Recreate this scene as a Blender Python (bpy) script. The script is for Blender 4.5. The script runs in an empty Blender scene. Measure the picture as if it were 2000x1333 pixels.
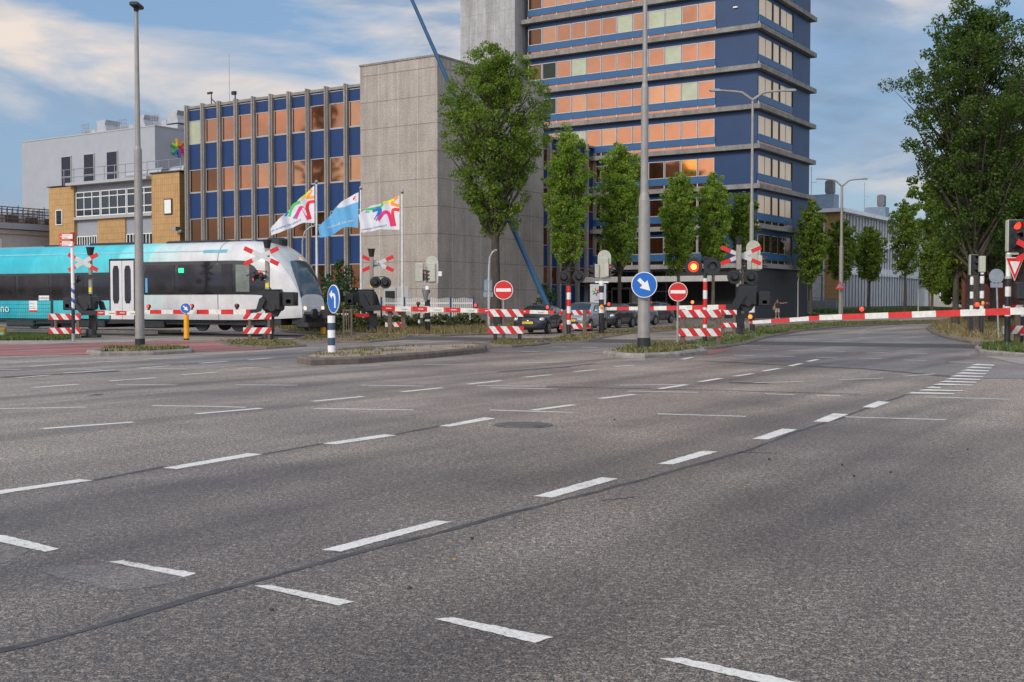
import bpy, math, random
import numpy as np
from mathutils import Vector, Matrix, Euler
R=math.radians; PI=math.pi
scene=bpy.context.scene; COL=scene.collection

# ------------------------------------------------------------------ camera
F=2250.0; CX=1000.0; CY=666.5; HY=590.0; H=1.5
PITCH=math.atan((CY-HY)/F); CP=math.cos(PITCH); SP=math.sin(PITCH)
cam=bpy.data.cameras.new('camera'); camo=bpy.data.objects.new('camera',cam); COL.objects.link(camo)
cam.sensor_width=36; cam.lens=36*F/2000; cam.clip_end=6000; cam.clip_start=0.1
camo.location=(0,0,H); camo.rotation_euler=(PI/2-PITCH,0,0); scene.camera=camo
# ------------------------------------------------------------------ exposure
vs=scene.view_settings; vs.view_transform='Standard'; vs.look='None'; vs.gamma=1; vs.exposure=0.42
scene.cycles.max_bounces=6; scene.cycles.transparent_max_bounces=6
# ------------------------------------------------------------------ sun and sky
SUN_EL=R(32); SUN_AZ=R(-142)          # azimuth from +Y clockwise (negative = to the left)
sd=Vector((math.sin(SUN_AZ)*math.cos(SUN_EL),math.cos(SUN_AZ)*math.cos(SUN_EL),math.sin(SUN_EL)))
sl=bpy.data.lights.new('sun','SUN'); sl.energy=1.6; sl.angle=R(16); sl.color=(1,.93,.84)
so=bpy.data.objects.new('sun',sl); COL.objects.link(so); so.rotation_euler=sd.to_track_quat('Z','Y').to_euler()
W=bpy.data.worlds.new('World'); scene.world=W; W.use_nodes=True
nt=W.node_tree; nt.nodes.clear()
def nd(nt,t,**k):
    n=nt.nodes.new(t)
    for a,b in k.items():
        if a.startswith('i_'):
            key=a[2:]; key=int(key) if key.isdigit() else key.replace('_',' ')
            n.inputs[key].default_value=b
        else: setattr(n,a,b)
    return n
def ln(nt,a,b): nt.links.new(a,b)
def ramp(nt,fac,stops,interp='LINEAR'):
    r=nd(nt,'ShaderNodeValToRGB'); r.color_ramp.interpolation=interp
    e=r.color_ramp.elements
    while len(e)<len(stops): e.new(.5)
    for q,(p,c) in zip(e,stops):
        q.position=p; q.color=(c,c,c,1) if isinstance(c,(int,float)) else tuple(c)+(1,)
    if fac is not None: ln(nt,fac,r.inputs[0])
    return r.outputs[0]
def mixc(nt,fac,a,b,bt='MIX'):
    m=nd(nt,'ShaderNodeMix',data_type='RGBA',blend_type=bt)
    for s,v in ((0,fac),(6,a),(7,b)):
        if hasattr(v,'is_output'): ln(nt,v,m.inputs[s])
        else: m.inputs[s].default_value=v if s==0 else tuple(v)+(1,)
    return m.outputs[2]
def mth(nt,op,a,b=None,c=None):
    m=nd(nt,'ShaderNodeMath',operation=op)
    for s,v in enumerate((a,b,c)):
        if v is None: continue
        if hasattr(v,'is_output'): ln(nt,v,m.inputs[s])
        else: m.inputs[s].default_value=v
    return m.outputs[0]
def vmul(nt,v,s,off=(0,0,0)):
    m=nd(nt,'ShaderNodeVectorMath',operation='MULTIPLY_ADD'); ln(nt,v,m.inputs[0]); m.inputs[1].default_value=s; m.inputs[2].default_value=off
    return m.outputs[0]
sky=nd(nt,'ShaderNodeTexSky',sky_type='NISHITA',sun_disc=False,sun_elevation=SUN_EL,sun_rotation=SUN_AZ,air_density=1.4,dust_density=1.5,ozone_density=2.0)
tc=nd(nt,'ShaderNodeTexCoord')
n1=nd(nt,'ShaderNodeTexNoise',i_Scale=3.1,i_Detail=10,i_Roughness=.52,i_Distortion=.5); ln(nt,vmul(nt,tc.outputs['Generated'],(1,1,2.6),(7.22,3.32,2.91)),n1.inputs['Vector'])
n2=nd(nt,'ShaderNodeTexNoise',i_Scale=3.6,i_Detail=9,i_Roughness=.56,i_Distortion=.4); ln(nt,vmul(nt,tc.outputs['Generated'],(1,1,3.2),(1.3,6.03,12.06)),n2.inputs['Vector'])
mask=ramp(nt,n1.outputs[0],[(.40,0),(.52,.9),(.7,1)])
ccol=ramp(nt,n2.outputs[0],[(.36,(2.0,2.9,4.3)),(.48,(3.1,3.9,5.1)),(.55,(5.9,5.7,5.7)),(.65,(8.6,7.2,6.1))])
skyc=mixc(nt,.6,sky.outputs[0],(2.2,3.7,6.2))
fin=mixc(nt,mask,skyc,ccol)
# the evening side of the sky, behind the viewer, is brighter and warmer
sepw=nd(nt,'ShaderNodeSeparateXYZ'); ln(nt,tc.outputs['Generated'],sepw.inputs[0])
fin=mixc(nt,1.0,fin,ramp(nt,mth(nt,'MULTIPLY_ADD',sepw.outputs[1],-.5,.5),[(.2,(.80,.82,.84)),(.95,(2.1,1.9,1.75))]),'MULTIPLY')
bg=nd(nt,'ShaderNodeBackground'); bg.inputs[1].default_value=.1; ln(nt,fin,bg.inputs[0])
ln(nt,bg.outputs[0],nd(nt,'ShaderNodeOutputWorld').inputs[0])

# ------------------------------------------------------------------ pixel -> world helpers
def ray(px,py):
    a=px-CX; b=CY-py
    return (a, b*SP+F*CP, b*CP-F*SP)
def G(px,py,z=0.0):
    x,y,w=ray(px,py); k=(z-H)/w
    return (x*k,y*k)
def Z(py,D):
    x,y,w=ray(CX,py); return H+w*D/y
def X(px,D): return (px-CX)*D/F
def PW(px,py,D): return Vector((X(px,D),D,Z(py,D)))

# ------------------------------------------------------------------ materials
MC={}
def srgb(r,g,b):
    f=lambda c:((c/255+.055)/1.055)**2.4 if c>10 else c/255/12.92
    return (f(r),f(g),f(b))
def M(name,col=(.5,.5,.5),rough=.6,metal=0,var=.18,vs=2.5,bump=0,bs=25,coat=0,emit=0,dirt=0,spec=.5,stretch=(1,1,1)):
    if name in MC: return MC[name]
    m=bpy.data.materials.new(name); m.use_nodes=True; t=m.node_tree; MC[name]=m
    b=t.nodes['Principled BSDF']; b.inputs['Roughness'].default_value=rough; b.inputs['Metallic'].default_value=metal
    b.inputs['Coat Weight'].default_value=coat; b.inputs['Specular IOR Level'].default_value=spec
    tcn=nd(t,'ShaderNodeTexCoord'); no=nd(t,'ShaderNodeTexNoise',i_Scale=vs,i_Detail=6,i_Roughness=.62)
    ln(t,vmul(t,tcn.outputs['Object'],stretch),no.inputs['Vector'])
    lo=tuple(c*(1-var) for c in col); hi=tuple(min(1,c*(1+var)) for c in col)
    c=ramp(t,no.outputs[0],[(.3,lo),(.7,hi)])
    if dirt:
        d=nd(t,'ShaderNodeTexNoise',i_Scale=vs*.6,i_Detail=8,i_Roughness=.7); ln(t,vmul(t,tcn.outputs['Object'],(3,3,.5)),d.inputs['Vector'])
        c=mixc(t,ramp(t,d.outputs[0],[(.45,0),(.75,dirt)]),c,tuple(q*.35 for q in col))
    ln(t,c,b.inputs['Base Color'])
    if bump:
        bn=nd(t,'ShaderNodeTexNoise',i_Scale=bs,i_Detail=4); ln(t,tcn.outputs['Object'],bn.inputs['Vector'])
        bp=nd(t,'ShaderNodeBump',i_Strength=bump,i_Distance=.02); ln(t,bn.outputs[0],bp.inputs['Height']); ln(t,bp.outputs[0],b.inputs['Normal'])
    if emit:
        b.inputs['Emission Color'].default_value=tuple(col)+(1,); b.inputs['Emission Strength'].default_value=emit
    return m
def stripes(name,ca,cb,w,period,duty=.5,phase=0,rough=.45):
    """two-colour bands: w = weights of the object coordinates"""
    if name in MC: return MC[name]
    m=bpy.data.materials.new(name); m.use_nodes=True; t=m.node_tree; MC[name]=m
    b=t.nodes['Principled BSDF']; b.inputs['Roughness'].default_value=rough
    tcn=nd(t,'ShaderNodeTexCoord'); dp=nd(t,'ShaderNodeVectorMath',operation='DOT_PRODUCT'); ln(t,tcn.outputs['Object'],dp.inputs[0]); dp.inputs[1].default_value=w
    v=mth(t,'FRACT',mth(t,'DIVIDE',mth(t,'ADD',dp.outputs['Value'],phase+100*period),period))
    s=mth(t,'LESS_THAN',v,duty)
    no=nd(t,'ShaderNodeTexNoise',i_Scale=6,i_Detail=7,i_Roughness=.65); ln(t,tcn.outputs['Object'],no.inputs['Vector'])
    c=mixc(t,s,cb,ca); c=mixc(t,1.0,c,ramp(t,no.outputs[0],[(.3,.72),(.6,1.0)]),'MULTIPLY')
    ln(t,c,b.inputs['Base Color'])
    return m
RED=(.62,.02,.018); WHITE=(.78,.77,.74)
m_red=M('red_paint',RED,.4,var=.12,vs=8); m_white=M('white_paint',WHITE,.45,var=.08,vs=8)
m_black=M('black_plastic',(.018,.019,.021),.45,var=.3,vs=6); m_dark=M('dark_steel',(.03,.032,.036),.5,.3,var=.3)
m_grey=M('galvanised_steel',(.36,.36,.37),.48,.6,var=.18,vs=5,dirt=.3); m_polegrey=M('grey_pole_paint',(.30,.285,.265),.55,.2,var=.12,vs=3,dirt=.35)
m_cream=M('cream_housing',(.42,.42,.35),.5,var=.1,vs=6)
m_wood=M('weathered_wood',(.14,.105,.08),.85,var=.4,vs=8,bump=.4,stretch=(4,4,.6))
m_blue_sign=M('blue_sign',(.012,.13,.48),.35,var=.06); m_yel=M('yellow_plastic',(.85,.36,.01),.4,var=.08)
m_redglow=M('red_lamp_glow',(1,.03,.01),.3,var=.05,emit=2.2); m_orglow=M('orange_lamp_glow',(1,.12,.015),.3,var=.05,emit=3.0); m_yelglow=M('yellow_lamp_glow',(1,.55,.06),.3,var=.1,vs=40,emit=3.2)
m_lensred=M('unlit_red_lens',(.2,.01,.01),.2,var=.1); m_lensdark=M('unlit_lens',(.03,.03,.03),.15,var=.1)
m_bands_rw=stripes('red_white_pole_bands',RED,WHITE,(0,0,1),.62)
m_bands_bw=stripes('black_white_pole_bands',(.02,.022,.03),WHITE,(0,0,1),.62)
m_boom=stripes('boom_bands',RED,(.74,.72,.66),(1,0,0),1.3)
m_diag1=stripes('barricade_diagonal_falling',RED,(.74,.74,.72),(1,0,.75),.42)
m_diag2=stripes('barricade_diagonal_rising',RED,(.74,.74,.72),(1,0,-.75),.42)
m_glass=M('dark_window_glass',(.02,.024,.028),.06,var=.2,spec=.9)

# ------------------------------------------------------------------ mesh builder
class MB:
    def __init__(s): s.v=[]; s.f=[]; s.m=[]; s.sm=[]
    def add(s,vs,fs,mi=0,smooth=False,T=None):
        o=len(s.v)
        for p in vs: s.v.append(tuple(T@Vector(p)) if T is not None else tuple(p))
        for f in fs: s.f.append(tuple(i+o for i in f)); s.m.append(mi); s.sm.append(smooth)
        return s
    def box(s,x0,x1,y0,y1,z0,z1,mi=0,T=None,bev=0):
        if bev:
            b=bev; pr=[(x0+b,y0),(x1-b,y0),(x1,y0+b),(x1,y1-b),(x1-b,y1),(x0+b,y1),(x0,y1-b),(x0,y0+b)]
            pi=[(x0+2*b,y0+b),(x1-2*b,y0+b),(x1-b,y0+2*b),(x1-b,y1-2*b),(x1-2*b,y1-b),(x0+2*b,y1-b),(x0+b,y1-2*b),(x0+b,y0+2*b)]
            vs=[(x,y,z0) for x,y in pi]+[(x,y,z0+b) for x,y in pr]+[(x,y,z1-b) for x,y in pr]+[(x,y,z1) for x,y in pi]
            fs=[tuple(range(7,-1,-1)),tuple(range(24,32))]
            for r in range(3):
                for i in range(8):
                    j=(i+1)%8; fs.append((r*8+i,r*8+j,r*8+8+j,r*8+8+i))
            return s.add(vs,fs,mi,False,T)
        vs=[(x0,y0,z0),(x1,y0,z0),(x1,y1,z0),(x0,y1,z0),(x0,y0,z1),(x1,y0,z1),(x1,y1,z1),(x0,y1,z1)]
        return s.add(vs,[(3,2,1,0),(4,5,6,7),(0,1,5,4),(1,2,6,5),(2,3,7,6),(3,0,4,7)],mi,False,T)
    def cyl(s,a,b,r0,r1=None,n=12,mi=0,caps=True,smooth=True,T=None):
        r1=r0 if r1 is None else r1; a=Vector(a); b=Vector(b); d=b-a
        if d.length<1e-6: return s
        q=d.to_track_quat('Z','Y'); vs=[]
        for c,r in ((a,r0),(b,r1)):
            for i in range(n):
                t=2*PI*i/n; vs.append(c+q@Vector((r*math.cos(t),r*math.sin(t),0)))
        s.add(vs,[(i,(i+1)%n,n+(i+1)%n,n+i) for i in range(n)],mi,smooth,T)
        if caps:
            s.add(vs[:n],[tuple(range(n-1,-1,-1))],mi,False,T); s.add(vs[n:],[tuple(range(n))],mi,False,T)
        return s
    def tube(s,pts,r,n=8,mi=0,T=None):
        pts=[Vector(p) for p in pts]; rs=r if isinstance(r,(list,tuple)) else [r]*len(pts); vs=[]
        up=Vector((0,0,1))
        for i,p in enumerate(pts):
            d=(pts[min(i+1,len(pts)-1)]-pts[max(i-1,0)]).normalized()
            u=d.cross(Vector((.13,.97,.2))).normalized() if abs(d.z)>.9 else d.cross(up).normalized()
            w=d.cross(u)
            for k in range(n):
                t=2*PI*k/n; vs.append(p+rs[i]*(math.cos(t)*u+math.sin(t)*w))
        fs=[]
        for i in range(len(pts)-1):
            for k in range(n): fs.append((i*n+k,i*n+(k+1)%n,(i+1)*n+(k+1)%n,(i+1)*n+k))
        s.add(vs,fs,mi,True,T); s.add(vs[:n],[tuple(range(n))],mi,False,T); s.add(vs[-n:],[tuple(range(n-1,-1,-1))],mi,False,T)
        return s
    def prism(s,poly,a,b,axis='z',mi=0,T=None,mi_side=None):
        n=len(poly)
        def P(p,h): return (p[0],p[1],h) if axis=='z' else ((p[0],h,p[1]) if axis=='y' else (h,p[0],p[1]))
        vs=[P(p,a) for p in poly]+[P(p,b) for p in poly]
        s.add(vs,[tuple(range(n-1,-1,-1)),tuple(range(n,2*n))],mi,False,T)
        s.add(vs,[(i,(i+1)%n,n+(i+1)%n,n+i) for i in range(n)],mi if mi_side is None else mi_side,False,T)
        return s
    def ell(s,c,r,mi=0,nu=12,nv=8,T=None):
        vs=[];fs=[]
        for j in range(nv+1):
            ph=-PI/2+PI*j/nv
            for i in range(nu):
                t=2*PI*i/nu; vs.append((c[0]+r[0]*math.cos(ph)*math.cos(t),c[1]+r[1]*math.cos(ph)*math.sin(t),c[2]+r[2]*math.sin(ph)))
        for j in range(nv):
            for i in range(nu): fs.append((j*nu+i,j*nu+(i+1)%nu,(j+1)*nu+(i+1)%nu,(j+1)*nu+i))
        return s.add(vs,fs,mi,True,T)
    def build(s,name,mats,parent=None,loc=None,rot=None):
        me=bpy.data.meshes.new(name); me.from_pydata(s.v,[],s.f)
        mats=mats if isinstance(mats,(list,tuple)) else [mats]
        for m in mats: me.materials.append(m)
        me.polygons.foreach_set('material_index',s.m); me.polygons.foreach_set('use_smooth',s.sm); me.update()
        o=bpy.data.objects.new(name,me); COL.objects.link(o)
        if parent is not None: o.parent=parent
        if loc is not None: o.location=loc
        if rot is not None: o.rotation_euler=rot
        return o
def tag(o,label,cat=None,group=None,kind=None):
    if label: o['label']=label
    if cat: o['category']=cat
    if group: o['group']=group
    if kind: o['kind']=kind
    return o
def thing(name,label,cat,loc=(0,0,0),rotz=0,group=None):
    o=bpy.data.objects.new(name,None); COL.objects.link(o); o.location=loc; o.rotation_euler=(0,0,rotz); o.empty_display_size=.2
    return tag(o,label,cat,group)
def copy_tree(o,parent=None,loc=None,rotz=None,label=None,scale=None):
    c=o.copy(); COL.objects.link(c)
    if parent is not None: c.parent=parent
    if loc is not None: c.location=loc
    if rotz is not None: c.rotation_euler=(0,0,rotz)
    if scale is not None: c.scale=scale
    if label: c['label']=label
    for ch in list(o.children): copy_tree(ch,c)
    return c
def struct(name,mb,mats,label=None):
    o=mb.build(name,mats); o['kind']='structure'
    if label: o['label']=label
    return o
def text_geo(s,size=1.0):
    cu=bpy.data.curves.new('t','FONT'); cu.body=s; cu.size=size; cu.resolution_u=2
    ob=bpy.data.objects.new('t',cu); COL.objects.link(ob); bpy.context.view_layer.update()
    me=bpy.data.meshes.new_from_object(ob.evaluated_get(bpy.context.evaluated_depsgraph_get()))
    vs=[tuple(v.co) for v in me.vertices]; fs=[tuple(p.vertices) for p in me.polygons]
    bpy.data.objects.remove(ob); bpy.data.curves.remove(cu); bpy.data.meshes.remove(me)
    w=max((v[0] for v in vs),default=1)
    return vs,fs,w
def text_on(mb,s,x,z,h,y,mi=0,width=None,mirror=False,T=None):
    """lettering in the XZ plane at depth y, cap height about h"""
    vs,fs,w=text_geo(s,h*1.4); k=(width/w) if width else 1
    out=[((x+(w-v[0] if mirror else v[0])*k),y,z+v[1]) for v in vs]
    mb.add(out,fs,mi,False,T)
# ================================================================== GROUND AND ROADS
def asphalt(name,base,dark,light,speck=1.0,warm=0):
    m=bpy.data.materials.new(name); m.use_nodes=True; t=m.node_tree; b=t.nodes['Principled BSDF']; MC[name]=m
    tcn=nd(t,'ShaderNodeTexCoord'); P=tcn.outputs['Object']
    big=nd(t,'ShaderNodeTexNoise',i_Scale=.22,i_Detail=6,i_Roughness=.6); ln(t,P,big.inputs['Vector'])
    # tyre lanes worn along the driving direction
    rotn=nd(t,'ShaderNodeVectorRotate',rotation_type='Z_AXIS'); ln(t,P,rotn.inputs['Vector']); rotn.inputs['Angle'].default_value=R(-57)
    lane=nd(t,'ShaderNodeTexNoise',i_Scale=.75,i_Detail=3,i_Roughness=.5); ln(t,vmul(t,rotn.outputs[0],(.07,1,1)),lane.inputs['Vector'])
    c=mixc(t,ramp(t,big.outputs[0],[(.35,0),(.66,1)]),dark,light)
    c=mixc(t,1.0,c,ramp(t,lane.outputs[0],[(.33,(.50,.49,.49)),(.58,(1.15,1.14,1.12))]),'MULTIPLY')
    wob=nd(t,'ShaderNodeTexNoise',i_Scale=40,i_Detail=2); ln(t,P,wob.inputs['Vector'])
    wv_=nd(t,'ShaderNodeVectorMath',operation='MULTIPLY_ADD'); ln(t,wob.outputs['Color'],wv_.inputs[0]); wv_.inputs[1].default_value=(.02,.02,.02); ln(t,P,wv_.inputs[2])
    a=nd(t,'ShaderNodeTexVoronoi',i_Scale=80); ln(t,wv_.outputs[0],a.inputs['Vector'])
    ed=nd(t,'ShaderNodeTexVoronoi',feature='DISTANCE_TO_EDGE',i_Scale=80); ln(t,wv_.outputs[0],ed.inputs['Vector'])
    g=nd(t,'ShaderNodeTexNoise',i_Scale=74,i_Detail=4,i_Roughness=.9); ln(t,P,g.inputs['Vector'])
    g2=nd(t,'ShaderNodeTexNoise',i_Scale=34,i_Detail=4,i_Roughness=.75); ln(t,P,g2.inputs['Vector'])
    c=mixc(t,.95*speck,c,ramp(t,g.outputs[0],[(.40,(.10,.10,.12)),(.49,(.8,.8,.8)),(.61,(2.15,2.02,1.85))]),'MULTIPLY')
    c=mixc(t,.8*speck,c,ramp(t,g2.outputs[0],[(.36,(.5,.5,.52)),(.5,(1,1,1)),(.66,(1.4,1.36,1.3))]),'MULTIPLY')
    c=mixc(t,.5*speck,c,ramp(t,a.outputs['Color'],[(0,(.35,.34,.35)),(1,(1.75,1.72,1.68))]),'MULTIPLY')
    oil=nd(t,'ShaderNodeTexNoise',i_Scale=1.9,i_Detail=8,i_Roughness=.72,i_Distortion=.6); ln(t,P,oil.inputs['Vector'])
    c=mixc(t,ramp(t,oil.outputs[0],[(.60,0),(.70,.55)]),c,(.05,.047,.045))
    fade=nd(t,'ShaderNodeTexNoise',i_Scale=.9,i_Detail=7,i_Roughness=.7); ln(t,vmul(t,rotn.outputs[0],(.5,1.6,1),(3,8,0)),fade.inputs['Vector'])
    c=mixc(t,ramp(t,fade.outputs[0],[(.57,0),(.72,.4)]),c,(.33,.31,.285))
    pit=nd(t,'ShaderNodeTexNoise',i_Scale=24,i_Detail=2,i_Roughness=.7); ln(t,P,pit.inputs['Vector'])
    dke=mth(t,'MULTIPLY',ramp(t,ed.outputs['Distance'],[(.02,1),(.24,0)]),ramp(t,pit.outputs[0],[(.36,0),(.50,1)]))
    c=mixc(t,mth(t,'MULTIPLY',dke,.95*speck),c,(.010,.010,.012))
    # grazing sheen painted into the colour: asphalt pales and warms with distance
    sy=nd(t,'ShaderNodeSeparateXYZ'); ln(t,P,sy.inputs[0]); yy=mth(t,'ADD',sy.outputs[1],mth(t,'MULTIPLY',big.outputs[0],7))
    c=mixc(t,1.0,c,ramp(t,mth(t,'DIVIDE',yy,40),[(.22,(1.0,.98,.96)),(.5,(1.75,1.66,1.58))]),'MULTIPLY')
    ln(t,c,b.inputs['Base Color']); b.inputs['Roughness'].default_value=.52; b.inputs['Specular IOR Level'].default_value=.55
    bp=nd(t,'ShaderNodeBump',i_Strength=.4*speck,i_Distance=.006); ln(t,g.outputs[0],bp.inputs['Height']); ln(t,bp.outputs[0],b.inputs['Normal'])
    return m
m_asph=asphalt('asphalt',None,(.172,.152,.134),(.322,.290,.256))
m_asph2=asphalt('dark_asphalt',None,(.105,.10,.10),(.175,.168,.165),.6)
m_wornp=asphalt('worn_asphalt_patch',None,(.19,.175,.16),(.27,.25,.23),.7)
m_redasph=asphalt('red_asphalt',None,(.20,.062,.05),(.27,.09,.07),.5)
m_mark=bpy.data.materials.new('worn_road_paint'); m_mark.use_nodes=True; t=m_mark.node_tree; b=t.nodes['Principled BSDF']
tcn=nd(t,'ShaderNodeTexCoord'); a=nd(t,'ShaderNodeTexNoise',i_Scale=45,i_Detail=5,i_Roughness=.8); ln(t,tcn.outputs['Object'],a.inputs['Vector'])
a2=nd(t,'ShaderNodeTexNoise',i_Scale=2.2,i_Detail=5,i_Roughness=.7); ln(t,tcn.outputs['Object'],a2.inputs['Vector'])
wv=mth(t,'ADD',a.outputs[0],mth(t,'MULTIPLY',a2.outputs[0],.55))
ln(t,ramp(t,wv,[(.585,(.16,.15,.14)),(.67,(.55,.53,.48)),(.82,(.76,.73,.67))]),b.inputs['Base Color']); b.inputs['Roughness'].default_value=.7
m_tar=M('tar_joint',(.062,.06,.06),.6,var=.5,vs=7); m_tar2=M('worn_tar_patch',(.09,.088,.087),.75,var=.35,vs=3)
m_kerb=M('kerb_concrete',(.26,.235,.21),.85,var=.3,vs=4,bump=.4,dirt=.5); m_pave=M('paving',(.30,.26,.23),.85,var=.2,vs=3,bump=.3)
m_kerbdark=M('kerb_concrete_dark',(.15,.12,.10),.9,var=.3,vs=4,bump=.4,dirt=.4)
m_earth=M('bare_earth',(.17,.105,.07),.95,var=.35,vs=1.5,bump=.6); m_dry=M('dry_grass_ground',(.20,.155,.075),.95,var=.4,vs=.8,bump=.6)
m_grassg=M('grass_ground',(.085,.115,.035),.95,var=.45,vs=.9,bump=.6); m_ballast=M('ballast',(.055,.045,.04),.95,var=.5,vs=9,bump=.8,bs=18)
m_rail=M('rail_steel',(.32,.29,.27),.3,.9,var=.2)

g=MB(); g.add([(-1500,-300,-.03),(1500,-300,-.03),(1500,3000,-.03),(-1500,3000,-.03)],[(0,1,2,3)]); struct('ground',g,m_grassg)
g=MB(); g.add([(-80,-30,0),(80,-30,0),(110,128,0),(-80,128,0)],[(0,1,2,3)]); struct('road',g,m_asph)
def flat(name,poly_px,z,mat,world=False):
    pts=poly_px if world else [G(*p) for p in poly_px]
    a=sum(pts[i][0]*pts[(i+1)%len(pts)][1]-pts[(i+1)%len(pts)][0]*pts[i][1] for i in range(len(pts)))
    if a<0: pts=pts[::-1]
    g=MB(); g.add([(x,y,z) for x,y in pts],[tuple(range(len(pts)))]); return struct(name,g,mat)
def inset(pts,d):
    n=len(pts); out=[]
    for i in range(n):
        p0,p1,p2=Vector(pts[i-1]),Vector(pts[i]),Vector(pts[(i+1)%n])
        a=(p1-p0).normalized(); b=(p2-p1).normalized(); na=Vector((-a.y,a.x)); nb=Vector((-b.y,b.x)); m=(na+nb)
        if m.length<1e-3: m=na
        m.normalize(); k=d/max(.45,m.dot(na)); out.append(tuple(p1+m*k))
    return out
def raised(name,poly_px,h,m_top,m_k,kw=.14,world=False):
    """raised island: bevelled kerb stones all round and a top surface inside"""
    pts=poly_px if world else [G(*p) for p in poly_px]
    a=sum(pts[i][0]*pts[(i+1)%len(pts)][1]-pts[(i+1)%len(pts)][0]*pts[i][1] for i in range(len(pts)))
    if a<0: pts=pts[::-1]
    n=len(pts); i1=inset(pts,.05); i2=inset(pts,.05+kw); k=MB()
    # kerb split into stones by tiny joints
    for i in range(n):
        j=(i+1)%n; L=(Vector(pts[j])-Vector(pts[i])).length; ns=max(1,int(L/1.0))
        for q in range(ns):
            u0,u1=q/ns+(.012/L if q else 0),(q+1)/ns-(.012/L if q<ns-1 else 0)
            def lp(P,u): return (P[i][0]*(1-u)+P[j][0]*u,P[i][1]*(1-u)+P[j][1]*u)
            dz=random.uniform(-.006,.006); A=[lp(pts,u0),lp(pts,u1)]; B=[lp(i1,u0),lp(i1,u1)]; C=[lp(i2,u0),lp(i2,u1)]
            vs=[(*A[0],-.02),(*A[1],-.02),(*A[1],h-.045),(*A[0],h-.045),(*B[0],h+dz),(*B[1],h+dz),(*C[0],h+dz),(*C[1],h+dz),(*C[0],-.02),(*C[1],-.02)]
            k.add(vs,[(0,1,2,3),(3,2,5,4),(4,5,7,6),(6,7,9,8),(0,3,4,6,8),(1,9,7,5,2)])
    struct('kerb',k,m_k)
    g=MB(); g.add([(x,y,h-.008) for x,y in i2],[tuple(range(n))]); struct(name,g,m_top)
    return i2
random.seed(3)
# railway line: direction and crossing
TD=Vector((.908,-.418)).normalized(); TN=Vector((.418,.908)).normalized(); T0=Vector((-12.2,51.6))
def TR(t,o): return tuple(T0+TD*t+TN*o)
flat('dark_road_surface',[(1290,690),(1420,697),(1560,712),(1750,727),(1870,739),(2150,742),(2150,700),(1990,697),(1900,680),(1880,660),(1800,650),(1500,655),(1400,676)],.004,m_asph2)
flat('dark_road_surface',[(250,709),(480,690),(700,672),(1060,664),(1200,664),(1330,663),(1300,684),(1180,690),(950,690),(700,700),(420,712)],.004,m_asph2)
flat('track_panel',[TR(-4,-1.9),TR(45,-1.9),TR(45,1.7),TR(-4,1.7)],.009,M('track_panel_rubber',(.07,.066,.064),.8,var=.25),world=True)
for o in (-.75,.75):
    g=MB(); a,b_=Vector(TR(-4,o-.05)),Vector(TR(45,o-.05)); c,d=Vector(TR(45,o+.05)),Vector(TR(-4,o+.05))
    g.add([(*a,.014),(*b_,.014),(*c,.014),(*d,.014)],[(0,1,2,3)]); struct('rail',g,m_rail)
flat('track_bed',[TR(-60,-2.4),TR(-3,-2.4),TR(-3,2.6),TR(-60,2.6)],.03,m_ballast,world=True)
for o in (-.75,.75):
    g=MB(); p=[TR(-60,o-.035),TR(-4,o-.035),TR(-4,o+.035),TR(-60,o+.035)]; g.prism(p,.0,.19); struct('rail',g,m_rail)
flat('red_cycle_path',[(-60,698),(0,696),(170,693),(300,690),(450,686),(520,683),(600,677),(520,671),(350,667),(240,668),(120,673),(-60,673)],.008,m_redasph)
flat('red_cycle_path',[(1372,694),(1400,683),(1432,683),(1385,694.5)],.01,m_redasph)
flat('pavement',[(-60,674),(60,674),(130,672),(300,667.5),(300,665),(120,665),(-60,668)],.012,m_pave)
flat('pavement',[(1918,696),(1990,712),(2150,736),(2150,706),(2000,699)],.012,m_pave)
V={}
V['left']=raised('grass_verge',[(-60,668.5),(90,668),(135,667),(160,664),(150,657),(-60,656)],.05,m_grassg,m_kerb)
V['ia']=raised('traffic_island',[(580,709),(606,714.5),(700,711),(830,701),(948,689),(951,684),(938,680),(800,685),(690,691),(610,699)],.17,M('island_top',(.30,.23,.17),.95,var=.35,vs=2,bump=.5),m_kerbdark,.18)
V['il']=raised('traffic_island',[(168,692),(195,696),(300,694),(374,690),(378,686.5),(330,683.5),(215,683.5)],.12,m_dry,m_kerb)
V['ib']=raised('traffic_island',[(1176,695),(1212,700),(1260,701),(1330,697),(1380,691),(1372,684),(1310,677),(1235,680)],.13,m_grassg,m_kerb,.2)
V['ic']=raised('traffic_island',[(946,673),(958,678),(1000,680),(1048,676),(1075,672),(1040,668),(980,667)],.09,m_dry,m_kerbdark)
V['left2']=raised('grass_verge',[(445,676),(520,682),(600,677),(560,666),(420,667)],.06,m_dry,m_kerbdark)
V['m3']=raised('grass_verge',[(560,668),(640,670),(720,670),(790,664),(805,657),(700,655),(600,657)],.06,m_earth,m_kerbdark)
V['st']=raised('grass_verge',[(1045,668),(1070,671),(1145,669),(1180,661),(1235,652.5),(1320,646),(1430,641),(1430,637),(1310,639.5),(1240,644),(1180,649.5),(1110,657)],.06,m_earth,m_kerbdark)
V['md']=raised('grass_verge',[(1318,676),(1345,682),(1400,682),(1455,674),(1500,660),(1565,648),(1640,640),(1750,635),(1860,630),(1860,627.5),(1640,631),(1560,635),(1470,641),(1420,652)],.08,m_grassg,m_kerbdark)
V['rt']=raised('grass_verge',[(1808,643),(1820,652),(1848,662),(1898,672),(1960,674),(2160,678),(2160,614),(1900,614),(1850,625),(1822,634)],.1,m_dry,m_kerbdark)
V['rn']=raised('grass_verge',[(1904,682),(1914,692),(2000,699),(2160,710),(2160,682),(1960,678.5)],.12,m_grassg,m_kerb)
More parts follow.
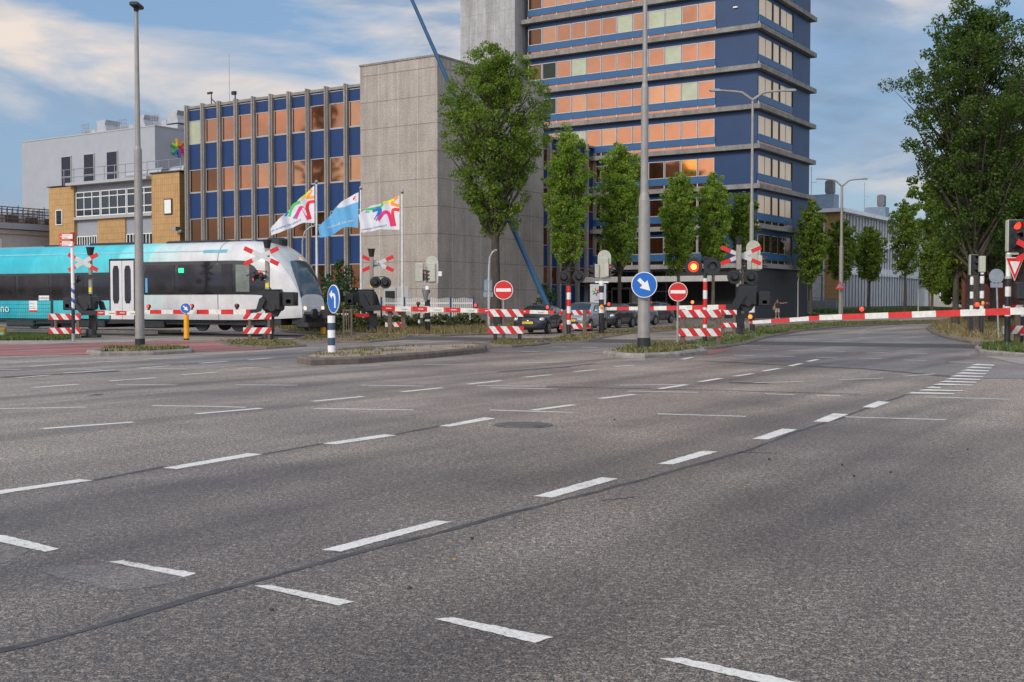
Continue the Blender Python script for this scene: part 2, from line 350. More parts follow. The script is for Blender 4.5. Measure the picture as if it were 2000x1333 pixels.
V['bk']=raised('grass_verge',[(560,650),(600,653),(700,654.5),(740,656),(860,657.5),(990,653),(1012,643),(1075,632),(1120,624),(600,620),(520,640)],.08,m_dry,m_kerbdark)
# far side beyond the bend: pavement and the grass bank before the white building
flat('pavement',[(5,92),(24,100),(34,121),(60,150),(80,150),(50,112),(28,84)],.006,m_pave,world=True) if False else None
g=MB(); 
bank=[(33.5,122,0),(52,133,.0),(78,166,.0),(90,205,0),(64,178,.85),(39,137.5,.85),(30,140,.85)]
g.add(bank,[(0,1,5,6),(1,2,4,5),(2,3,4)]); struct('grass_bank',g,m_grassg)

# ---- grass growing on the verges
def pip(x,y,p):
    c=False
    for i in range(len(p)):
        x1,y1=p[i]; x2,y2=p[i-1]
        if (y1>y)!=(y2>y) and x<(x2-x1)*(y-y1)/(y2-y1)+x1: c=not c
    return c
def leafmat(name,cols,trans=.3,rough=.55):
    if name in MC: return MC[name]
    m=bpy.data.materials.new(name); m.use_nodes=True; t=m.node_tree; MC[name]=m
    b=t.nodes['Principled BSDF']; b.inputs['Roughness'].default_value=rough; b.inputs['Specular IOR Level'].default_value=.35
    tcn=nd(t,'ShaderNodeTexCoord'); no=nd(t,'ShaderNodeTexNoise',i_Scale=1.3,i_Detail=5,i_Roughness=.7); ln(t,tcn.outputs['Object'],no.inputs['Vector'])
    gi=nd(t,'ShaderNodeNewGeometry'); v=mth(t,'ADD',mth(t,'MULTIPLY',gi.outputs['Random Per Island'],.5),mth(t,'MULTIPLY',no.outputs[0],.6))
    c=ramp(t,v,[(.25,cols[0]),(.52,cols[1]),(.85,cols[2])]); ln(t,c,b.inputs['Base Color'])
    tr=nd(t,'ShaderNodeBsdfTranslucent'); ln(t,mixc(t,1.0,c,(1.5,1.6,.6),'MULTIPLY'),tr.inputs[0])
    mx=nd(t,'ShaderNodeMixShader'); mx.inputs[0].default_value=trans; ln(t,b.outputs[0],mx.inputs[1]); ln(t,tr.outputs[0],mx.inputs[2])
    ln(t,mx.outputs[0],t.nodes['Material Output'].inputs[0]); return m
m_bladeg=leafmat('green_blades',[(.035,.06,.015),(.075,.12,.03),(.16,.19,.06)]); m_bladed=leafmat('dry_blades',[(.09,.075,.03),(.21,.165,.08),(.33,.27,.14)])
def grass(poly,n,h,mats,label,z=.05,wd=.03,seed=1,patch=.0,name='grass'):
    rnd=random.Random(seed); xs=[p[0] for p in poly]; ys=[p[1] for p in poly]; V_=[];F_=[];MI=[]
    k=0; tries=0
    while k<n and tries<n*30:
        tries+=1
        x=rnd.uniform(min(xs),max(xs)); y=rnd.uniform(min(ys),max(ys))
        if not pip(x,y,poly): continue
        if patch and math.sin(x*1.7+seed)+math.sin(y*2.3+x*.8)+rnd.uniform(-.6,.6)<patch: continue
        k+=1; mi=rnd.choice([0,0,1]) if len(mats)>1 else 0
        for q in range(4):
            a=rnd.uniform(0,2*PI); hh=h*rnd.uniform(.4,1.2); bx=x+rnd.gauss(0,.06); by=y+rnd.gauss(0,.06); w=wd*rnd.uniform(.6,1.3)
            lx,ly=rnd.gauss(0,.35)*hh,rnd.gauss(0,.35)*hh; o=len(V_)
            V_+= [(bx-w*math.cos(a),by-w*math.sin(a),z),(bx+w*math.cos(a),by+w*math.sin(a),z),(bx+lx,by+ly,z+hh)]; F_.append((o,o+1,o+2)); MI.append(mi)
    g=MB(); g.v=V_; g.f=F_; g.m=MI; g.sm=[False]*len(F_)
    return tag(g.build(name,mats),label,'grass',kind='stuff')
gw=[('left',2600,.14,[m_bladeg],'bright green grass in front of the train beside the wire fence',.045),
 ('il',330,.09,[m_bladed,m_bladeg],'dry grass on the small island under the tall left lamp post',.11),
 ('ib',800,.11,[m_bladed,m_bladeg],'weedy grass on the island under the central lamp post',.12),
 ('ic',350,.09,[m_bladed,m_bladeg],'sparse grass round the barricade on the middle island',.08),
 ('left2',250,.09,[m_bladed,m_bladeg],'dry grass round the barrier mast in front of the train nose',.05),
 ('m3',260,.09,[m_bladed,m_bladeg],'thin grass on the brown verge by the left barrier beyond the tracks',.05),
 ('st',800,.1,[m_bladed,m_bladeg],'dry grass on the strip in front of the queueing cars',.05),
 ('md',2000,.1,[m_bladeg,m_bladed],'green and brown grass on the median curving away to the right',.07),
 ('rt',6000,.22,[m_bladed,m_bladed,m_bladeg],'tall dry yellow grass under the big trees on the right verge',.09),
 ('rn',1500,.16,[m_bladeg],'fresh green grass at the right kerb under the yield sign',.11),
 ('bk',9000,.25,[m_bladed,m_bladed,m_bladeg],'dry yellow grass along the foot of the concrete building',.07)]
for i,(k,n,h,ms,lb,z) in enumerate(gw): grass(V[k],n,h,ms,lb,z,seed=i+5,patch=(-.2 if k in('ib','il','ic','md','st','m3') else 0))
grass(V['ia'],230,.09,[m_bladed,m_bladeg],'scattered weeds on the long kerbed traffic island',.16,.012,seed=40,patch=.4,name='weeds')
grass([(33.5,123),(52,134),(76,165),(62,176),(40,139),(34,136)],3500,.45,[m_bladeg],'low green hedge growth on the bank before the white building',.3,.08,seed=44)

# ---- road markings
mk=MB()
rq=random.Random(77)
def quadpx(c,z=.009):
    q0=[Vector(G(*p)) for p in c]; pts=[]
    for i in range(len(q0)):
        a_,b_=q0[i],q0[(i+1)%len(q0)]; n_=max(1,int((b_-a_).length/.03)) if c[0][1]>780 or c[0][0]<0 else 1
        for k in range(n_): pts.append(tuple(a_.lerp(b_,k/n_)+(Vector((rq.gauss(0,.0035),rq.gauss(0,.0035))) if n_>1 else Vector((0,0)))))
    a=sum(pts[i][0]*pts[(i+1)%len(pts)][1]-pts[(i+1)%len(pts)][0]*pts[i][1] for i in range(len(pts)))
    if a<0: pts=pts[::-1]
    z=.003 if c[0][1]>780 or c[0][0]<0 else z
    mk.add([(x,y,z) for x,y in pts],[tuple(range(len(pts)))])
def linepx(x0,y0,x1,y1,w=.12,z=.009,mb=None):
    a=Vector(G(x0,y0)); b=Vector(G(x1,y1)); d=(b-a).normalized(); n=Vector((-d.y,d.x))*w/2
    z=.003 if min(y0,y1)>742 else z
    (mb or mk).add([(*(a-n),z),(*(b-n),z),(*(b+n),z),(*(a+n),z)],[(0,1,2,3)])
for q in [[(-30,1041),(14,1048),(117,1073),(88,1079),(-30,1053)],[(211,1098),(238,1096),(385,1121),(360,1128)],[(495,1145),(528,1144),(692,1176),(660,1184)],
 [(848,1210),(884,1207),(1079,1246),(1044,1257)],[(1287,1288),(1328,1285),(1590,1340),(1560,1352)],[(628,1075),(666,1078),(882,1020),(850,1018)],
 [(1042,970),(1078,973),(1207,936),(1175,933)],[(1284,907),(1315,908),(1402,883),(1373,881)],[(1469,858),(1500,859),(1557,840),(1528,838)],
 [(1588,824),(1618,825),(1657,810),(1628,808)],[(1684,796),(1708,797),(1738,786),(1715,784)],[(-30,963),(-30,972),(30,961),(182,939),(155,937)],
 [(317,915),(345,917),(513,888),(484,886)],[(629,867),(655,869),(776,851),(750,849)],[(857,833),(880,834),(969,818),(946,816)]]: quadpx(q)
L1=[(1040,802,1121,791),(1172,779,1238,771),(1288,760,1340,752),(1366,747,1408,740),(1434,736,1470,731),(1490,726,1522,720.5),(1542,716,1565,711),(1578,707,1597,703),
 (84,838,260,825),(382,809,510,798),(611,784.5,709,775),(785,766,863,758),(914,751,978,744),(1023,738,1077,733),(1122,727,1164,723),(1201,717,1240,714),
 (59,717,124,712),(176,709,233,706.5),(268,720.5,331,715.6),(355,733,424,728),(33,739,100,733.5),(124,730,226,723.6),(280,703,327,700),(390,710.7,444,706.5),(485,703.7,532,700),(62,757.5,155,751),(212,745.5,304,739),(1332,703,1352,699)]
for l in L1: linepx(*l,w=.13)
L2=[(-40,799.5,168,796),(296,793,420,794.5),(420,794.5,480,796.5),(612,798.5,808,801.5),(956,801.5,1121,806.5),(1284,809,1457,814),(1651,815,1848,820.5),(229,752,345,752.6),(460,752.3,580,753),(704,752.8,828,755),(932,753.7,1067,755),
 (959,758,1090,760.5),(1210,753,1342,751.5),(1225,764.7,1363,767),(1451,748.8,1569,745.5),(1638,742.8,1726,739.8),(1768,736,1826,731.5),(1494,769.8,1551,771.5),(1595,772.5,1641,773.5),(1805,776,1971,780.5),(277,721,366,721.5),(118,722,200,723),(-40,722.5,40,723),
 (637,716,744,715.5),(829,713.5,927,712.5),(1010,710,1100,708),(1172,705,1258,704),(475,719.5,550,717.5),(460,720.5,530,718),(332,699,486,688),(0,697.5,118,695.5),
 (1330,633,1400,632),(1690,636,1730,635.7),(1700,639,1716,639)]
for l in L2: linepx(*l,w=.085)
for i in range(11):
    a=i/10; lx=1770+125*a**.75; ly=768.5-56*a; L=92-46*a if i!=2 else 30
    quadpx([(lx,ly+1.4),(lx+L,ly+2.6+.2),(lx+L+2,ly+1.2),(lx+14,ly-1.0-.8*(1-a))])
for row,w in (([(1466,684,1503,684.5),(1538,685,1576,686),(1614,686.5,1652,687.5),(1691,689,1732,690),(1771,690.5,1812,692),(1854,693.5,1895,695),(1433,694.5,1473,695.5),(1512,696.5,1553,697.5),(1593,698.5,1635,700),(1678,700.5,1721,701.5),(1764,704,1809,705.5),(1854,707.5,1902,709.5)],.11),
 ([(1514,662,1540,662.5),(1568,663,1597,664),(1628,664.5,1658,665),(1695,665.5,1720,666),(1748,666,1780,667),(1805,667,1840,668),(1540,658,1560,658.4),(1600,659,1640,660),(1660,661,1700,661.5)],.09),
 ([(675,676.5,702,676.7),(728,676.5,754,676.7),(779,676.5,807,676.6),(593,685.5,619,685.5),(700,666,740,665.6),(1078,678.5,1106,678.8),(1137,679.5,1167,680),(1200,680.5,1225,681),(1017,687.5,1053,688),(1087,688.3,1122,689),(1157,689.3,1185,690),(945,677.3,975,677.3),(999,678,1034,678.3),(1206,660,1240,659.5),(1230,652,1262,651),(1290,650,1330,649)],.13)):
    for l in row: linepx(*l,w=w)
for i in range(9):   # dotted lane line round the bend
    a=i/8; linepx(1682-14*math.sin(a*2.2)+70*a**2.2,660-24*a**.6,1682-14*math.sin(a*2.2)+70*a**2.2+5,659.7-24*a**.6,w=.3)
linepx(1480,674.5,1880,681,w=.05,z=.018)
struct('road_markings',mk,m_mark)
tj=MB()
def poly_line(pts,w,mb,z=.0025):
    rnd=random.Random(int(pts[0][0]*7)); P=[Vector(G(*p)) for p in pts]; fine=[]
    for i in range(len(P)-1):
        n=max(2,int((P[i+1]-P[i]).length/.25))
        for k in range(n): fine.append(P[i].lerp(P[i+1],k/n)+Vector((rnd.gauss(0,.008),rnd.gauss(0,.008))))
    fine.append(P[-1]); L=[];Rr=[]
    for i,p in enumerate(fine):
        d=(fine[min(i+1,len(fine)-1)]-fine[max(0,i-1)]).normalized(); n=Vector((-d.y,d.x))*w*rnd.uniform(.3,.65); L.append(p+n); Rr.append(p-n)
    n=len(fine); mb.add([(*p,z) for p in Rr]+[(*p,z) for p in L],[(i,i+1,n+i+1,n+i) for i in range(n-1)])
poly_line([(-30,1280),(150,1236),(400,1163),(620,1102),(900,1030),(1000,1002),(1100,978),(1300,925),(1460,880),(1560,842),(1650,815)],.055,tj)
poly_line([(182,939),(320,912)],.06,tj); poly_line([(513,888),(640,866)],.06,tj); poly_line([(770,850),(860,832)],.06,tj)
poly_line([(1440,884),(1530,886)],.03,tj); poly_line([(1180,978),(1240,971)],.03,tj)
poly_line([(1650,813),(1780,768),(1890,735),(1900,722)],.05,tj)
struct('road_joint',tj,m_tar)
tj=MB(); poly_line([(0,738),(120,731),(230,725)],.35,tj,.0045); poly_line([(1380,706),(1700,722),(1880,738)],.25,tj,.0055); poly_line([(1067,756),(1400,763),(1680,771)],.07,tj,.0045); poly_line([(970,727),(1100,718),(1160,711)],.15,tj,.0045); poly_line([(180,772),(200,772)],.3,tj,.0045);poly_line([(1425,748),(1500,750)],.2,tj,.0045)
struct('road_patch',tj,m_tar2)
flat('road_patch',[(60,1108),(211,1103),(385,1127),(300,1146),(230,1155),(120,1130)],.0015,m_wornp)
flat('road_patch',[(-30,1062),(60,1075),(10,1100),(-30,1104)],.0015,m_wornp)
# manhole / gully cover
mh=MB(); c=Vector(G(1022,831)); 
mh.cyl((c.x,c.y,-.02),(c.x,c.y,.008),.36,n=32); mh.cyl((c.x,c.y,.008),(c.x,c.y,.014),.29,n=32)
for i in range(-3,4): mh.box(c.x-.2,c.x+.2,c.y+i*.07-.012,c.y+i*.07+.012,.014,.02)
tag(mh.build('manhole_cover',M('cast_iron',(.15,.145,.14),.6,.5,var=.3,vs=8)),'round grey iron manhole cover sunk in the middle of the asphalt','manhole cover')
# small litter: stones, leaves and twigs lying on the asphalt
rl=random.Random(9); 
for (px,py,kind) in [(922,1055,0),(800,1152,0),(530,1195,0),(887,1096,1),(1740,925,0),(1502,900,0),(1668,932,0),(1816,859,1),(1860,894,1),(648,750,1),(1890,880,0),(1645,910,0),(1200,822,0)]:
    x,y=G(px,py); g=MB()
    if kind==0:
        g.ell((x,y,.012),(.014,.011,.008),nu=7,nv=5); tag(g.build('pebble',M('pebble',(.05,.045,.04),.8)),None,'pebble',group='pebbles on the road')['label']='tiny dark pebble lying loose on the asphalt'
    else:
        a=rl.uniform(0,3); g.add([(x-.03*math.cos(a),y-.03*math.sin(a),.008),(x+.012,y-.018,.014),(x+.03*math.cos(a),y+.03*math.sin(a),.01),(x-.012,y+.018,.015)],[(0,1,2,3)])
        tag(g.build('fallen_leaf',M('dead_leaf',(.45,.25,.05),.8)),None,'leaf',group='fallen leaves on the road')['label']='small yellow fallen leaf lying on the asphalt'
# ================================================================== BUILDINGS (all share one street grid)
BR=-R(33.16); d1=Vector((-.837,.547)); d2=Vector((.547,.837))
def glassmat(name,col,rough=.06,metal=.9,var=.06):
    if name in MC: return MC[name]
    m=M(name,col,rough,metal,var=var,vs=.6); t=m.node_tree; b=t.nodes['Principled BSDF']
    tcn=nd(t,'ShaderNodeTexCoord'); no=nd(t,'ShaderNodeTexNoise',i_Scale=.7,i_Detail=1); ln(t,tcn.outputs['Object'],no.inputs['Vector'])
    bp=nd(t,'ShaderNodeBump',i_Strength=.02,i_Distance=.3); ln(t,no.outputs[0],bp.inputs['Height']); ln(t,bp.outputs[0],b.inputs['Normal']); return m
def concrete(name,col,panel=None,dirt=.4,grain=1.0):
    m=M(name,col,.88,var=.13,vs=.7,dirt=dirt); t=m.node_tree; b=t.nodes['Principled BSDF']; src=b.inputs['Base Color'].links[0].from_socket
    tcn=nd(t,'ShaderNodeTexCoord'); g=nd(t,'ShaderNodeTexNoise',i_Scale=11,i_Detail=5,i_Roughness=.8); ln(t,tcn.outputs['Object'],g.inputs['Vector'])
    c=mixc(t,.9*grain,src,ramp(t,g.outputs[0],[(.35,(.62,.61,.6)),(.65,(1.3,1.29,1.27))]),'MULTIPLY')
    st=nd(t,'ShaderNodeTexNoise',i_Scale=1.2,i_Detail=6,i_Roughness=.7); ln(t,vmul(t,tcn.outputs['Object'],(1.6,1.6,.12)),st.inputs['Vector'])
    s2=nd(t,'ShaderNodeTexNoise',i_Scale=.8,i_Detail=8,i_Roughness=.75); ln(t,vmul(t,tcn.outputs['Object'],(2.6,2.6,.10),(4,2,1)),s2.inputs['Vector'])
    zz=nd(t,'ShaderNodeSeparateXYZ'); ln(t,tcn.outputs['Object'],zz.inputs[0])
    c=mixc(t,mth(t,'MULTIPLY',ramp(t,s2.outputs[0],[(.48,0),(.66,.4)]),ramp(t,mth(t,'DIVIDE',zz.outputs[2],17),[(.45,.15),(1.0,1)])),c,(.10,.09,.08))
    c=mixc(t,.3,c,ramp(t,st.outputs[0],[(.36,(.72,.71,.7)),(.6,(1.06,1.06,1.06))]),'MULTIPLY')
    ln(t,c,b.inputs['Base Color'])
    bp=nd(t,'ShaderNodeBump',i_Strength=.4,i_Distance=.02); ln(t,g.outputs[0],bp.inputs['Height']); ln(t,bp.outputs[0],b.inputs['Normal']); return m
m_conc=concrete('washed_concrete',(.40,.355,.315)); m_concg=concrete('grey_stone_cladding',(.40,.395,.40),grain=.7); m_slab=concrete('slab_concrete',(.265,.25,.235),dirt=.6)
m_fin=concrete('fin_concrete',(.30,.275,.25),dirt=.5); m_joint=M('light_joint',(.55,.52,.48),.9,var=.1); m_jointd=M('dark_joint',(.16,.14,.13),.9)
m_bluep=M('blue_panel',(.0015,.028,.12),.42,var=.12,vs=.6,dirt=.12); m_bluet=M('blue_tower_wall',(.002,.033,.112),.45,var=.14,vs=.5,dirt=.15); m_blueb=M('blue_sill_band',(.022,.09,.21),.4,var=.1,vs=.8)
m_gold=glassmat('bronze_glass',(.53,.215,.115),var=.07); m_gold2=glassmat('bronze_glass_light',(.60,.27,.145),var=.1); m_pale=M('pale_blind_glass',(.42,.44,.30),.25,.2,var=.12,vs=1.0); m_bron=glassmat('dark_bronze_glass',(.20,.09,.045),.08); m_amb=glassmat('amber_glass',(.85,.32,.07)); m_sidegl=glassmat('side_blind_glass',(.95,.70,.46),.35,.15)
m_frame=M('aluminium_frame',(.45,.44,.43),.4,.3,var=.08)
m_roof=M('roof_felt',(.12,.12,.12),.9); m_blk=M('black_cladding',(.016,.018,.022),.55,var=.25,vs=.8)
m_int=M('dark_interior',(.012,.013,.015),.3,var=.3)
rb=random.Random(11)
def pane(parent,x0,x1,z0,z1,y,mat,axis='y',fr=.05,nm='window',d=.04,fmat=None):
    """one window: glass mesh plus its frame as a child; axis 'y' = faces -y, axis 'x' = faces +x"""
    g=MB(); f=MB()
    if axis=='y':
        g.box(x0+fr,x1-fr,y-.012,y+.03,z0+fr,z1-fr)
        f.box(x0,x1,y-d,y+.03,z0,z0+fr); f.box(x0,x1,y-d,y+.03,z1-fr,z1); f.box(x0,x0+fr,y-d,y+.03,z0+fr,z1-fr); f.box(x1-fr,x1,y-d,y+.03,z0+fr,z1-fr)
    else:
        g.box(y-.03,y+.012,x0+fr,x1-fr,z0+fr,z1-fr)
        f.box(y-.03,y+d,x0,x1,z0,z0+fr); f.box(y-.03,y+d,x0,x1,z1-fr,z1); f.box(y-.03,y+d,x0,x0+fr,z0+fr,z1-fr); f.box(y-.03,y+d,x1-fr,x1,z0+fr,z1-fr)
    w=g.build(nm,mat,parent); f.build('frame',fmat or m_frame,w); return w

# ---- concrete stair block
Cb=(-4.64,72.0)
T=thing('concrete_block','windowless beige concrete stair block with panel joints, tallest part of the low office','building',(*Cb,0),BR)
b=MB(); b.box(-6.25,0,0,12.6,0,16.75); b.build('wall',m_conc,T)
b=MB()
for k in range(10):
    z=.6+1.72*k
    if z<16.5: b.box(-6.2,-.03,-.006,.002,z,z+.03,1); b.box(-.002,.006,.03,12.5,z,z+.03,1)
for i in range(1,4): b.box(-6.25+i*1.56,-6.25+i*1.56+.022,-.005,.002,.1,16.7,0)
for i in range(1,8): b.box(-.002,.005,i*1.57,i*1.57+.022,.1,16.7,0)
b.build('joint',[m_joint,m_jointd],T)
b=MB(); b.box(-6.3,.05,-.05,12.65,16.75,16.87); b.build('roof_edge',m_slab,T)
b=MB(); b.box(-4.3,-2.3,-.02,.02,0,2.5,0); b.box(-3.32,-3.28,-.03,.02,0,2.4,1); b.box(-4.2,-3.4,-.028,.0,1.1,2.2,1); b.build('door',[m_frame,m_int],T)
for x,z in ((-.9,3.1),(.0,3.1)):
    b=MB(); b.box(x-.02,x+.35,-.06,0,z,z+.3); b.build('notice_plate',m_white,T)

# ---- left wing with concrete fins
T=thing('office_wing','three storey office wing with tall concrete fins, blue panels and bronze windows','building',(*Cb,0),BR)
bw=1.72; x1=-6.27; x0=x1-10*bw; yf=.75
b=MB(); b.box(x0,x1,yf+.03,yf+14,0,15.62); b.build('wall',m_int,T)
b=MB(); b.box(x0-.2,x1,yf-.12,yf+14,15.66,15.84); b.build('roof',m_slab,T)
dk={(7,0):'d',(7,1):'d',(0,0):'p',(0,1):'o',(1,1):'o',(8,1):'g2',(9,0):'g2'}
for i in range(10):
    a=x0+i*bw+.16; c=a+bw-.32+.12
    for k in range(5):
        top=14.78-3.58*k
        if k<4:
            mt=m_gold
            q=dk.get((i,k))
            if q=='p': mt=m_pale
            elif q=='o' or k>=2: mt=m_bron
            elif q=='d': mt=m_gold
            elif q=='g2' or rb.random()<.3: mt=m_gold2
            pane(T,a,c,top-1.68,top,yf,mt)
        zt=15.6 if k==0 else 14.78-3.58*(k-1)-1.68-.0
        zb=top if k<4 else .3
        b=MB(); b.box(a+.04,c-.04,yf-.02,yf+.03,zb+.02,zt-.02); b.box(a,c,yf-.035,yf+.0,zt-.05,zt-.005,1); b.build('spandrel_panel',[m_bluep,m_frame],T)
for i in range(11):
    x=x0+i*bw
    b=MB(); b.box(x-.15,x-.02,yf-.27,yf+.05,0,15.95); b.box(x+.03,x+.13,yf-.22,yf+.05,0,15.9); b.box(x-.03,x+.04,yf-.25,yf+.05,0,15.85,1); b.build('fin',[m_fin,m_jointd],T)
# rooftop mast bits
b=MB(); b.cyl((x0+1.1,2,15.8),(x0+1.1,2,17.0),.04); b.box(x0+.7,x0+1.2,1.95,2.05,16.9,17.05); b.cyl((x0+1.15,2,16.5),(x0+1.8,2,16),.04); b.build('rooftop_camera',m_dark,T)
b=MB(); b.cyl((x0+3,2,15.8),(x0+3,2,19.6),.02); b.build('antenna',m_grey,T)
b=MB(); b.cyl((x0+3.6,2,15.8),(x0+3.6,2,16.7),.05); b.box(x0+3.3,x0+3.65,1.9,2.1,16.6,16.85); b.build('rooftop_camera',m_dark,T)

# ---- side wing running back to the tower
T=thing('rear_office_wing','low finned office wing between the concrete block and the blue tower, behind trees','building',(*Cb,0),BR)
b=MB(); b.box(-24,-12.05,15,41.6,0,16.4); b.build('wall',m_int,T)
b=MB(); b.box(-24,-11.8,14.8,41.6,16.45,16.65); b.build('roof',m_slab,T)
for i in range(8):
    a=41.4-(i+1)*1.72+.16; c=a+1.5
    for k in range(5):
        top=15.5-3.58*k
        if k<4: pane(T,a,c,top-1.68,top,-12,m_bron if rb.random()<.7 else m_gold,axis='x')
        zt=16.4 if k==0 else 15.5-3.58*(k-1)-1.68; zb=top if k<4 else .3
        b=MB(); b.box(-12.03,-11.97,a+.04,c-.04,zb+.02,zt-.02); b.build('spandrel_panel',m_bluep,T)
for i in range(9):
    y=41.4-i*1.72
    b=MB(); b.box(-12.05,-11.6,y-.12,y+.12,0,16.7); b.build('fin',m_fin,T)

# ---- tower
Ct=(22.0,104.0)
T=thing('office_tower','tall blue office tower with grey floor slabs and bands of orange bronze windows','building',(*Ct,0),BR)
NF=11; fh=3.55; z1=5.0
b=MB(); b.box(-24.35,0,.0,14.2,4.4,z1+NF*fh); b.build('wall',m_bluet,T)
b=MB(); b.box(-31.6,-24.9,-1.6,14,0,z1+NF*fh+3); b.build('core',m_concg,T)
b=MB()
for k in range(24):
    b.box(-31.55,-24.95,-1.606,-1.598,1.2+1.85*k,1.215+1.85*k)
for i in range(1,6): b.box(-31.6+i*1.1,-31.585+i*1.1,-1.606,-1.598,.1,z1+NF*fh+2.9)
b.build('core_joint',m_jointd,T)
for k in range(NF+1):
    z=z1+k*fh
    b=MB(); b.box(-24.88,.52,-.6,14.7,z-.42,z,0); b.build('floor_slab',m_slab,T)
stuffg=MB(); nwin=0
mw=1.69; xs0=-4.04-12*mw
pale={(1,6),(2,3),(2,9),(0,10),(3,10),(4,3),(6,6),(5,0)}
for k in range(NF-1,-1,-1):
    z=z1+k*fh     # top of the slab below this storey
    vis=k<=7
    f=MB()
    f.box(xs0-.02,-4.0,-.10,.02,z+.34,z+.96,0); f.box(.0-.02,.10,.15,8.95,z+.34,z+.96,0)
    f.build('sill_band',m_blueb,T)
    f=MB(); f.box(xs0,-4.02,-.06,.02,z+.02,z+.31,0)
    for i in range(13): f.box(xs0+i*mw-.05,xs0+i*mw+.05,-.09,.0,z+.0,z+.34,1)
    f.box(-.02,.06,.2,8.9,z+.02,z+.31,0)
    for i in range(6): f.box(-.0,.09,.18+i*1.74-.05,.18+i*1.74+.05,z,z+.34,1)
    f.build('lower_light_strip',[m_gold if k>1 else m_bron,m_frame],T)
    for i in range(12):
        a=xs0+i*mw; key=(7-k,i); mt=m_gold
        if (7-k,i) in pale or (k>2 and rb.random()<.05): mt=m_pale
        elif k<=1: mt=m_bron
        elif k==2: mt=m_amb if i==10 else (m_bron if i<9 else m_gold)
        elif i==0 and rb.random()<.6: mt=m_bron
        elif i==1 and k in(4,5): mt=M('painted_reflection_glass',(.03,.035,.02),.08,.5)  # dark reflection painted into the pane colour
        elif rb.random()<.3: mt=m_gold2
        pane(T,a+.03,a+mw-.03,z+.99,z+2.62,-.03,mt,fr=.07) if k<=7 else stuffg.box(a+.1,a+mw-.1,-.05,.0,z+1.05,z+2.6)
    for (u0,u1) in ((.25,1.75),(1.85,3.35),(3.75,5.25),(5.65,7.15),(7.25,8.75)):
        pane(T,u0,u1,z+.99,z+2.62,.03,(m_bron if k<=0 else m_sidegl),axis='x',fr=.04,d=.02) if k<=7 else stuffg.box(.0,.05,u0,u1,z+1.0,z+2.6)
    for q0,q1,q2,q3 in ((8.95,9.12,.3,2.8),(3.42,3.68,.96,2.66),(5.32,5.58,.96,2.66)):
        b=MB(); b.box(-.02,.11,q0,q1,z+q2,z+q3); b.build('mullion',m_dark,T)
tag(stuffg.build('window',m_gold,T),None,kind='stuff')
# ground floor: set-back glazing, canopy, black cladding
b=MB(); b.box(-24,-8.0,1.5,14,0,4.4); b.build('ground_floor_glazing',m_glass,T)
b=MB(); b.box(-24.6,-.2,-3.2,1.4,3.35,3.85); b.build('canopy',M('canopy_white',(.50,.49,.46),.7,var=.12,dirt=.3),T)
b=MB(); b.box(-8.0,-.02,-.1,14,0,4.42); b.box(-.02,.12,-.1,13.6,0,4.42); b.build('black_wall',m_blk,T)
b=MB()
for i in range(11): b.box(-24+i*1.6,-23.92+i*1.6,1.38,1.52,0,4.4)
b.box(-24,-8,1.36,1.5,2.45,2.55); b.box(-24,-8,1.36,1.5,.0,.35); b.build('mullion',m_frame,T)
b=MB(); b.box(-15.4,-13.2,1.2,1.4,0,2.9,0); b.box(-15.2,-14.35,1.15,1.25,.1,2.7,1); b.box(-14.25,-13.4,1.15,1.25,.1,2.7,1); b.build('entrance_door',[m_frame,m_int],T)
b=MB(); b.box(-13.1,-12,1.1,1.2,1.2,2.4); b.build('notice_board',m_white,T)
b=MB(); b.box(-24,-.5,-.3,.3,4.42,4.46)
b.build('soffit',m_roof,T)
# the seabird-like mark high on the wall is a small light fitting
b=MB(); b.box(-2.3,-1.9,-.16,-.0,z1+6*fh+1.75,z1+6*fh+1.87); b.build('wall_lamp',m_white,T)

# ---- big grey clad hall with the logo
Cg=(-37.0,120.0)
m_clad=M('grey_metal_cladding',(.38,.39,.42),.5,.2,var=.06,vs=.6)
def ribbed(m,period,amt=.25,axis=(1,1,0)):
    t=m.node_tree; b=t.nodes['Principled BSDF']; tcn=nd(t,'ShaderNodeTexCoord'); dp=nd(t,'ShaderNodeVectorMath',operation='DOT_PRODUCT'); ln(t,tcn.outputs['Object'],dp.inputs[0]); dp.inputs[1].default_value=axis
    s=mth(t,'PINGPONG',mth(t,'ADD',dp.outputs['Value'],500),period/2); bp=nd(t,'ShaderNodeBump',i_Strength=amt,i_Distance=.1); ln(t,s,bp.inputs['Height']); ln(t,bp.outputs[0],b.inputs['Normal'])
ribbed(m_clad,.45)
T=thing('grey_hall','tall windowless grey clad hall behind the brick building with star logo','building',(*Cg,0),BR)
b=MB(); b.box(-22.8,0,0,30,0,19.7); b.build('wall',m_clad,T)
b=MB(); b.box(-22.85,.05,-.05,30,19.7,19.82); b.box(-22.85,-.0,-.04,.0,10.2,10.3); b.build('trim',m_frame,T)
for px0,px1,pt,pb in ((125.7,143.3,298,355),(169.5,188,293,355),(214,233.5,289,350)):
    xs=[]
    for p in (px0,px1):
        k=(p-1000)/F; t_=(k*Cg[1]-Cg[0])/(d1.x-k*d1.y); xs.append(-t_)
    b=MB(); b.box(xs[0],xs[1],-.08,.0,13.2,17.5); w=b.build('window',M('navy_window',(.010,.013,.03),.5),T); f=MB()
    f.box(xs[0]-.08,xs[0],-.12,0,13.1,17.6); f.box(xs[1],xs[1]+.08,-.12,0,13.1,17.6); f.box(xs[0],xs[1],-.12,0,17.5,17.6); f.box(xs[0],xs[1],-.1,0,15.3,15.36); f.build('frame',m_frame,w)
STAR=[((.95,.30,.02),90),((.75,.02,.02),30),((.80,.02,.22),-30),((.01,.20,.55),-90),((.08,.55,.12),-150),((.85,.78,.05),150)]
